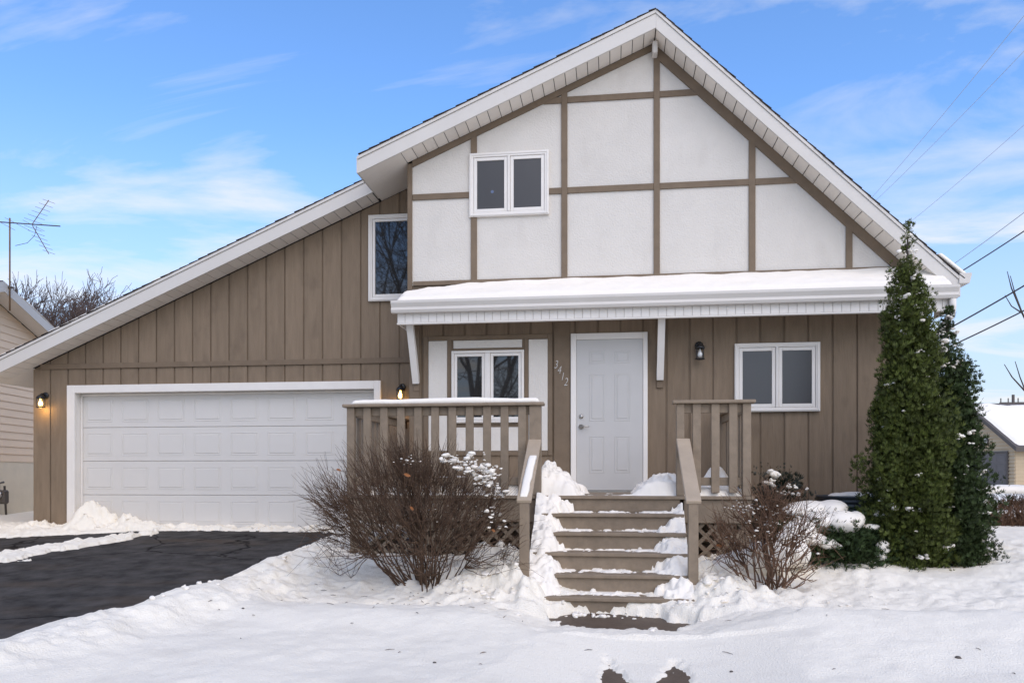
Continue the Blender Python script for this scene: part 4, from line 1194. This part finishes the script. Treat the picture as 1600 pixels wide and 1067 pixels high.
# fallen leaves caught in the shrubs and debris on the snow
def flat_leaf(loc, s, rot, label):
    v = [(-s, 0, 0), (-.3 * s, .45 * s, .1 * s), (.6 * s, .35 * s, 0), (s, 0, .12 * s), (.5 * s, -.4 * s, 0), (-.35 * s, -.4 * s, .12 * s), (0, 0, -.06 * s)]
    f = [(6, i, (i + 1) % 6) for i in range(6)]
    o = MB().add(v, f).build('dry_leaf', M_DRYLEAF)
    o.location = loc; o.rotation_euler = rot
    return tag(o, label, 'leaf', 'dry leaves')
flat_leaf((-1.87, -3.66, 1.33), .035, (1.3, .3, .4), 'orange dry leaf near the top of the large bare shrub')
flat_leaf((-1.84, -3.6, 1.02), .028, (1.2, .8, .1), 'orange dry leaf in the middle of the large bare shrub')
flat_leaf((-1.12, -3.3, .80), .035, (1.4, .2, 1.2), 'orange dry leaf low on the right of the large bare shrub')
flat_leaf((-2.62, -3.4, 1.38), .028, (1.2, .2, .8), 'orange dry leaf upper left in the large bare shrub')
flat_leaf((1.06, -2.75, .63), .035, (1.3, .2, .3), 'orange dry leaf beside the lattice in the small reddish shrub')
def clod(x, y, s, label):
    z = float(ground_z(np.array(x), np.array(y)) + snow_depth(np.array([x]), np.array([y]))[0])
    o = lumps('dirt_clod', [(0, 0, 0, s, s * .8, s * .6), (s * .6, 0, -.3 * s, s * .6, s * .6, s * .5)], M_DARKTRIM, None, None, voxel=0, amp=.006, kind=None)
    o.location = (x, y, z + s * .3)
    return tag(o, label, 'clod', 'dark clods on the snow')
clod(2.30, -5.14, .020, 'dark clod on the smooth snow at the lower right')
clod(.80, -5.32, .013, 'small dark clod on the snow right of the bare gaps')
clod(-1.18, -5.53, .013, 'small dark clod on the snow left of the bare gaps')
clod(-3.1, -4.4, .012, 'dark speck on the snow bank beside the driveway')

rl_ = np.random.default_rng(77); L, R = [], []
for k in range(90):
    x, y = rl_.uniform(-4, 4), rl_.uniform(-5.6, -2.6)
    if k > 45: x, y = -1.8 + rl_.normal(0, .7), -3.5 + rl_.normal(0, .25)
    if -.9 < x < .9 and y > -3.9: continue
    z = float(ground_z(np.array(x), np.array(y)) + snow_depth(np.array([x]), np.array([y]))[0]) + .004
    a_, l_ = rl_.uniform(0, 6.28), rl_.uniform(.008, .05)
    dv = np.array([math.cos(a_), math.sin(a_), rl_.normal(0, .15)]) * l_
    L.append(np.array([[x, y, z] - dv, [x, y, z + .003], [x, y, z] + dv])); R.append(np.array([.002, .0028, .0015]))
V, F = tubes_np(L, R, 4)
tag(np_mesh('twig_litter', V, F, M_TWIG), 'scattered twig litter on the snow', 'litter', kind='stuff')

# ------------------------------------------------------------------ neighbours
# left neighbour: gable wall running back beside the garage
ang = math.radians(11)
nb = tag(empty('neighbour_house', (-11.93, 3.2, .4)), 'beige lap-sided neighbouring house beyond the garage', 'house')
nb.rotation_euler = (0, 0, ang - math.pi / 2 + math.pi)      # local +X runs along the wall away from the street
# local frame: x along wall (back), -y faces our house side after rotation
nb.rotation_euler = (0, 0, math.pi / 2 + ang)
NP, NS = -.4, .30
npk = 4.62            # peak height above base .4
def nz(x): return npk - NS * abs(x - NP)
wall_poly = [(-7, -.2), (7, -.2), (7, nz(7) - .2), (NP, npk - .2), (-7, nz(-7) - .2)]
MB().prism(clip_rect(wall_poly, -7, 7, -.2, 6), .02, 6).build('wall', M_BEIGE, nb)
MB().box(-7, 7, -.012, .019, -.25, 1.21).build('foundation', M_CREAM, nb)
z = 1.20
while z < 4.5:
    p = clip_rect(wall_poly, -4, 6.5, z, z + .152)
    if p:
        n = len(p)
        v = [(a, -.024 + .016 * ((b - z) / .152), b) for a, b in p] + [(a, .0195, b) for a, b in p]
        f = [tuple(range(n)), tuple(range(n, 2 * n))[::-1]] + [(i, i + n, (i + 1) % n + n, (i + 1) % n) for i in range(n)]
        MB().add(v, f).build('siding_board', M_BEIGE, nb)
    z += .15
rl = lambda a, b, o0, o1: [(a, nz(a) - o1), (b, nz(b) - o1), (b, nz(b) - o0), (a, nz(a) - o0)]
nroof = MB().prism(rl(-7.5, NP, -.02, .10), -.34, 6.2).prism(rl(NP, 7.5, -.02, .10), -.34, 6.2).build('roof', M_SHINGLE, nb)
for a, b in ((-7.5, NP), (NP + .001, 7.5)):
    MB().prism(rl(a, b, .0, .19), -.37, -.345).build('fascia', M_FASCIA, nb)
    MB().prism(rl(a, b, .17, .185), -.344, -.02).build('soffit', M_SOFFIT, nb)
V = snow_strip('neighbour_roof_snow', (0, 0, 0), (1, 0, 0), .3, .03, 'thin snow on the neighbouring beige roof edge', 40)
bpy.data.objects.remove(V)
pA = nb.matrix_basis @ Vector((NP + .6, -.2, nz(NP + .6) + .02)); pB = nb.matrix_basis @ Vector((NP + 3.2, -.2, nz(NP + 3.2) + .02))
snow_strip('neighbour_roof_snow', pA, pB, .34, .05, 'thin snow along the roof edge of the beige neighbouring house', 40)
# gas meter on the neighbour's foundation
gm = nb.matrix_basis @ Vector((-.12, -.16, .52))
t = tag(empty('gas_meter', gm), 'grey gas meter low on the cream foundation wall', 'meter')
MB().box(-.11, .11, -.08, .08, -.15, .12, ch=.03).build('meter_body', M_DARKTRIM, t)
MB().lathe([(.07, 0), (.07, .03), (.05, .05)], 0, 0, 14, Matrix.Translation((.02, -.08, .03)) @ Rx).build('dial', M_STEEL, t, True)
MB().tube([(-.06, 0, .10), (-.06, 0, .25), (-.06, .12, .27)], .02, 8).tube([(.06, 0, .10), (.06, 0, .20), (.06, .05, -.5)], .02, 8).build('pipe', M_DARKTRIM, t, True)

# antenna on the neighbour's gable
an = nb.matrix_basis @ Vector((NP + .12, -.40, npk - .35))
t = tag(empty('tv_antenna', an), 'rusty rooftop television antenna on the beige house', 'antenna')
t.scale = (.82, .82, .90)
MB().tube([(0, 0, -.2), (0, 0, 1.78)], .018, 8).build('mast', M_RUST, t, True)
MB().box(-.05, .05, -.02, .06, .28, .32, ch=.004).build('mast_bracket', M_DARKTRIM, t)
bm_ = MB().tube([(-.55, -.30, 1.66), (.95, .45, 1.70)], .013, 6); bm_.build('boom', M_DARKTRIM, t)
MB().tube([(.42, .2, 1.70), (.72, .36, 2.25)], .009, 6).build('upper_boom', M_RUST, t)
MB().tube([(.42, .2, 1.66), (.72, .36, 1.08)], .009, 6).build('lower_boom', M_RUST, t)
MB().tube([(.10, .05, 1.20), (.32, .16, 1.28), (.46, .22, 1.45), (.50, .24, 1.66)], .006, 5).build('cable_loop', M_DARKTRIM, t)
for k in range(6):
    f_ = k / 5
    for a, b in (((.44, .2, 1.76), (.72, .36, 2.22)), ((.44, .2, 1.60), (.72, .36, 1.12))):
        c = Vector(a).lerp(Vector(b), f_); l = .20 - .06 * f_
        MB().tube([c + Vector((-l, -l * .2, l * .32)), c + Vector((l, l * .2, -l * .32))], .004, 4).build('element', M_RUST, t)
for k in range(4):
    c = Vector((-.45 + .3 * k, -.25 + .15 * k, 1.66)); l = .55 - .06 * k
    MB().tube([c + Vector((-l, .3 * l, l * .45)), c, c + Vector((l, -.3 * l, -l * .45))], .004, 4).build('element', M_RUST, t)

# garage to the right, far behind
ag = math.radians(15.4)
fg = tag(empty('far_garage', (22.1, 35.5, .4)), 'tan lap-sided garage with snowy roof behind the arborvitae', 'garage')
fg.rotation_euler = (0, 0, math.pi / 2 + ag)      # local +x runs back along the gable wall
def fz(x): return 5.1 - .70 * abs(x - 3.5)
fw = [(0, -.2), (7, -.2), (7, fz(7)), (3.5, 5.1), (0, fz(0))]
MB().prism(fw, -9, -.02).build('wall', M_TANLAP, fg)
z = 0.
while z < 5.0:
    p = clip_rect(fw, 0, 7, z, z + .20)
    if p:
        n = len(p)
        for yy, sg in ((.0, 1),):
            v = [(a, .070 - .068 * ((b - z) / .20), b) for a, b in p] + [(a, -.0195, b) for a, b in p]
            f = [tuple(range(n))[::-1], tuple(range(n, 2 * n))] + [(i, (i + 1) % n, (i + 1) % n + n, i + n) for i in range(n)]
            MB().add(v, f).build('siding_board', M_TANLAP, fg)
    if z < 2.5:
        MB().prism_x([(-9, z), (-.0, z), (-.0, z + .19), (-9, z + .19)], -.022, -.001).build('siding_board', M_TANLAP, fg)
    z += .2
gdr = MB().box(.55, 3.2, .024, .09, -.1, 2.15).build('garage_door', M_GREYDOOR, fg)
for j in range(4):
    for i in range(4):
        a = .58 + i * .655
        MB().box(a + .05, a + .60, .09, .102, .08 + j * .52, .08 + j * .52 + .40, ch=.008).build('raised_panel', M_GREYDOOR, gdr)
MB().box(.43, .54, .024, .12, -.1, 2.27).box(3.21, 3.32, .024, .12, -.1, 2.27).box(.541, 3.209, .024, .119, 2.16, 2.27).build('door_trim', M_DARKTRIM, fg)
MB().lathe([(.26, 0), (.26, .04), (.20, .05)], 0, 0, 20, Matrix.Translation((2.15, .06, 2.85)) @ Matrix.Rotation(-math.pi / 2, 4, 'X')).build('oval_rim', M_DARKTRIM, fg, True)
MB().lathe([(.19, 0), (.19, .02)], 0, 0, 20, Matrix.Translation((2.15, .11, 2.85)) @ Matrix.Rotation(-math.pi / 2, 4, 'X')).build('oval_face', M_WHITE, fg)
frl = lambda a, b, o0, o1: [(a, fz(a) - o1), (b, fz(b) - o1), (b, fz(b) - o0), (a, fz(a) - o0)]
MB().prism(frl(-.45, 3.5, -.12, .12), -9.4, .35).prism(frl(3.5, 7.45, -.12, .12), -9.4, .35).build('roof', M_DARKTRIM, fg)
# snow on that roof: a thick sheet with dark scallops left bare along the ridge
Xs = np.linspace(-.35, 3.45, 40); Ys = np.linspace(-9.3, .30, 70)
XX, YY = np.meshgrid(Xs, Ys)
nn = fbm(XX, YY, .9, 3)
zz_ = 5.1 - .70 * np.abs(XX - 3.5) + .125
edge = sstep(0, .25, 3.30 + .5 * nn - XX) * sstep(0, .2, .22 + .12 * nn - YY) * sstep(0, .2, XX + .33)
ZZ = zz_ - .03 + .14 * edge
a_ = (np.arange(69)[:, None] * 40 + np.arange(39)[None]).ravel()
o = np_mesh('far_roof_snow', np.stack([XX.ravel(), YY.ravel(), ZZ.ravel()], 1), np.stack([a_, a_ + 1, a_ + 41, a_ + 40], 1), M_SNOW, smooth=True)
o.matrix_basis = Matrix.Translation(fg.location) @ Matrix.Rotation(math.pi / 2 + ag, 4, 'Z')
tag(o, 'snow covering the roof of the distant tan garage', 'snow', kind='stuff')

# hedge rows of dead twigs in front of that garage
def hedge(x0, x1, y, z0, h, n, seed, label):
    r = np.random.default_rng(seed); L, R = [], []
    for k in range(n):
        a = np.array([r.uniform(x0, x1), y + r.normal(0, .14), z0 - .1])
        hh = h * r.uniform(.65, 1.1)
        b = a + np.array([r.normal(0, .16), r.normal(0, .16), hh])
        P = bez(a, b, r.normal(0, .06, 3), 4); L.append(P); R.append(np.array([.010, .008, .006, .003]))
        for q in range(3):
            s = P[r.integers(1, 3)]; e = s + np.array([r.normal(0, .14), r.normal(0, .14), r.uniform(.05, .3)])
            L.append(np.array([s, (s + e) / 2, e])); R.append(np.array([.006, .005, .003]))
    t = tag(empty('dead_hedge', ((x0 + x1) / 2, y, z0)), label, 'hedge', 'brown hedge rows at the right')
    V, F = tubes_np(L, R, 3); V = V - np.array(t.location)
    o = np_mesh('twigs', V, F, M_TWIG2, t); o['kind'] = 'stuff'
    return t
hedge(5.3, 8.2, 1.6, .45, .50, 520, 5, 'nearer brown twiggy hedge at the right edge')
hedge(6.3, 10.2, 4.6, .48, .58, 520, 6, 'farther brown twiggy hedge capped with snow')
snow_strip('hedge_snow', (6.2, 4.6, 1.0), (10.3, 4.6, 1.0), .55, .16, 'white snow lying along the top of the farther hedge', 55, .3, .06)
snow_strip('hedge_snow', (5.2, 2.3, .55), (8.4, 2.3, .55), .5, .22, 'low snow drift between the two brown hedges', 57, .3, .06)

# bare trees
def bare_tree(name, loc, h, seed, label, levels=5, spread=.55, trunk=.14, n0=5, fine=.006, group=None, split=3, up=.25, mat_=None, min_len=.12):
    r = np.random.default_rng(seed)
    t = tag(empty(name, loc), label, 'tree', group)
    L, R, LT, RT = [], [], [], []
    def grow(p, d, ln, rad, lev):
        k = 4
        P = [p]; dd = d.copy()
        for i in range(k):
            dd = dd + r.normal(0, .13, 3) + np.array([0, 0, up * .12]); dd /= np.linalg.norm(dd)
            P.append(P[-1] + dd * ln / k)
        P = np.array(P); rr = np.linspace(rad, max(rad * .62, fine * .7), k + 1)
        (LT if lev == 0 else L).append(P); (RT if lev == 0 else R).append(rr)
        if lev >= levels: return
        nb_ = n0 if lev == 0 else split + (1 if r.random() < .4 else 0)
        for q in range(nb_):
            f = r.uniform(.45, 1.0) if q else 1.0
            i = min(k, int(f * k)); s = P[i]
            az = r.normal(0, 1, 3); az -= az @ dd * dd; az /= np.linalg.norm(az)
            nd = dd + az * spread * r.uniform(.6, 1.4); nd[2] += up; nd /= np.linalg.norm(nd)
            grow(s, nd, max(ln * r.uniform(.58, .82), min_len), max(rr[i] * r.uniform(.5, .68), fine), lev + 1)
    grow(np.array([0, 0, -.1]), np.array([r.normal(0, .05), r.normal(0, .05), 1.]), h * .33, trunk, 0)
    V, F = tubes_np(LT, RT, 8); np_mesh('trunk', V, F, mat_ or M_BARK, t, True)
    V, F = tubes_np(L, R, 3 if levels > 5 else 4); o = np_mesh('crown', V, F, mat_ or M_BARK, t)
    return t
bare_tree('bare_tree', (-28.4, 25.0, .4), 12.2, 21, 'bare snowy tree behind the roofs, nearer the beige house', 6, .62, .22, 7, .014, 'bare trees behind the roofs', 4, mat_=M_FARBARK)
bare_tree('bare_tree', (-25.0, 27.2, .4), 12.8, 24, 'bare snowy tree behind the roofs, nearer the garage roof', 6, .62, .22, 7, .014, 'bare trees behind the roofs', 4, mat_=M_FARBARK)
# tree outside the right edge whose branches reach in
t = tag(empty('bare_tree', (7.92, 4.2, .45)), 'bare tree at the right edge, branches reaching into the sky', 'tree')
MB().tube([(0, 0, -.1), (.02, 0, 1.0), (-.03, .05, 2.0), (.05, .1, 3.6), (0, .1, 4.8)], [.11, .10, .08, .05, .02], 8).build('trunk', M_BARK, t, True)
br = [[(-.03, .05, 1.7), (-.35, .0, 2.05), (-.62, .0, 2.35), (-.85, .0, 2.62), (-.98, 0, 2.85)], [(-.62, 0, 2.35), (-.72, 0, 2.62), (-.80, 0, 2.90)],
      [(0, .1, 2.6), (-.40, .05, 3.2), (-.68, .0, 3.75), (-.86, 0, 4.2), (-.93, 0, 4.5)], [(-.68, 0, 3.75), (-.86, 0, 3.88), (-.97, 0, 4.08)], [(-.68, 0, 3.75), (-.80, 0, 4.1), (-.88, 0, 4.42)],
      [(.05, .1, 3.4), (-.2, .1, 4.0), (-.48, .1, 4.5), (-.60, .1, 4.7)], [(-.40, .05, 3.2), (-.52, .05, 3.3), (-.60, 0, 3.5)], [(-.35, 0, 2.05), (-.50, 0, 2.15), (-.58, 0, 2.3), (-.62, 0, 2.55)],
      [(.05, .1, 2.2), (.5, 0, 3.0), (.9, 0, 3.9)], [(.05, .1, 3.0), (.4, .3, 3.8), (.6, .5, 4.6)]]
V, F = tubes_np([np.array(b) for b in br], [np.linspace(.026 if len(b) > 4 else .014, .006, len(b)) for b in br], 5)
np_mesh('branches', V, F, M_BARK, t, True)
# street trees behind the camera, mirrored in the window panes
bare_tree('street_tree', (-6.2, -23.0, -.1), 22, 31, 'bare street tree across the road, mirrored in the porch window', 6, .62, .30, 6, .014, None, 3, .16)
bare_tree('street_tree', (-9.8, -24.0, -.1), 27, 37, 'bare street tree across the road, mirrored in the narrow upper window', 6, .62, .30, 6, .014, None, 3, .16)

# utility pole and cables
t = tag(empty('utility_pole', (34.6, 62.0, .3)), 'distant utility pole above the snowy garage roof', 'pole')
MB().tube([(0, 0, -.3), (0, 0, 8.0)], [.16, .12], 8).build('pole', M_DARKTRIM, t, True)
MB().box(-1.1, 1.1, -.06, .06, 7.2, 7.35).build('crossarm', M_DARKTRIM, t)
for k in (-1, -.4, .4, 1):
    MB().tube([(k, 0, 7.35), (k, 0, 7.7)], .05, 6).build('insulator', M_DARKTRIM, t)

CAMP = Vector((0, -10.69, 1.33)); cth, sth = math.cos(YAW), math.sin(YAW)
def at(px, py, dep):
    """a point on the sight line through a photograph pixel, at a chosen distance"""
    a = (px - 800) / 1220 * dep; b = -(py - 742) / 1220 * dep
    return CAMP + Vector((cth, sth, 0)) * a + Vector((-sth, cth, 0)) * dep + Vector((0, 0, 1)) * b
def cable(p, q, sag, r, m, label):
    p, q = Vector(p), Vector(q)
    pts = [p.lerp(q, k / 12) - Vector((0, 0, sag * (1 - (2 * k / 12 - 1) ** 2))) for k in range(13)]
    tag(MB().tube(pts, r, 5).build('overhead_cable', m, None, True), label, 'cable', 'overhead cables')
cable(at(1760, -175, 16), at(1330, 345, 30), .15, .007, M_WIRE2, 'thin pale cable highest in the sky at the right')
cable(at(1760, -90, 17), at(1340, 340, 31), .15, .007, M_WIRE2, 'thin pale cable just below the highest one')
cable(at(1760, 50, 18), at(1380, 380, 32), .15, .007, M_WIRE2, 'thin pale cable passing behind the tip of the tall arborvitae')
cable(at(1760, 208, 16), at(1440, 447, 24), .08, .010, M_WIRE2, 'thin cable passing just above the steep roof end')
cable(at(1760, 250, 9), Vector((4.20, .25, 3.78)), .04, .008, M_WIRE, 'dark service cable reaching the roof corner')
cable(at(1760, 348, 9), Vector((4.05, .5, 3.05)), .04, .010, M_WIRE, 'thick dark cable below the roof corner')
cable(at(1760, 400, 9), Vector((4.05, .3, 2.85)), .04, .009, M_WIRE, 'lowest dark cable reaching the wall behind the arborvitae')
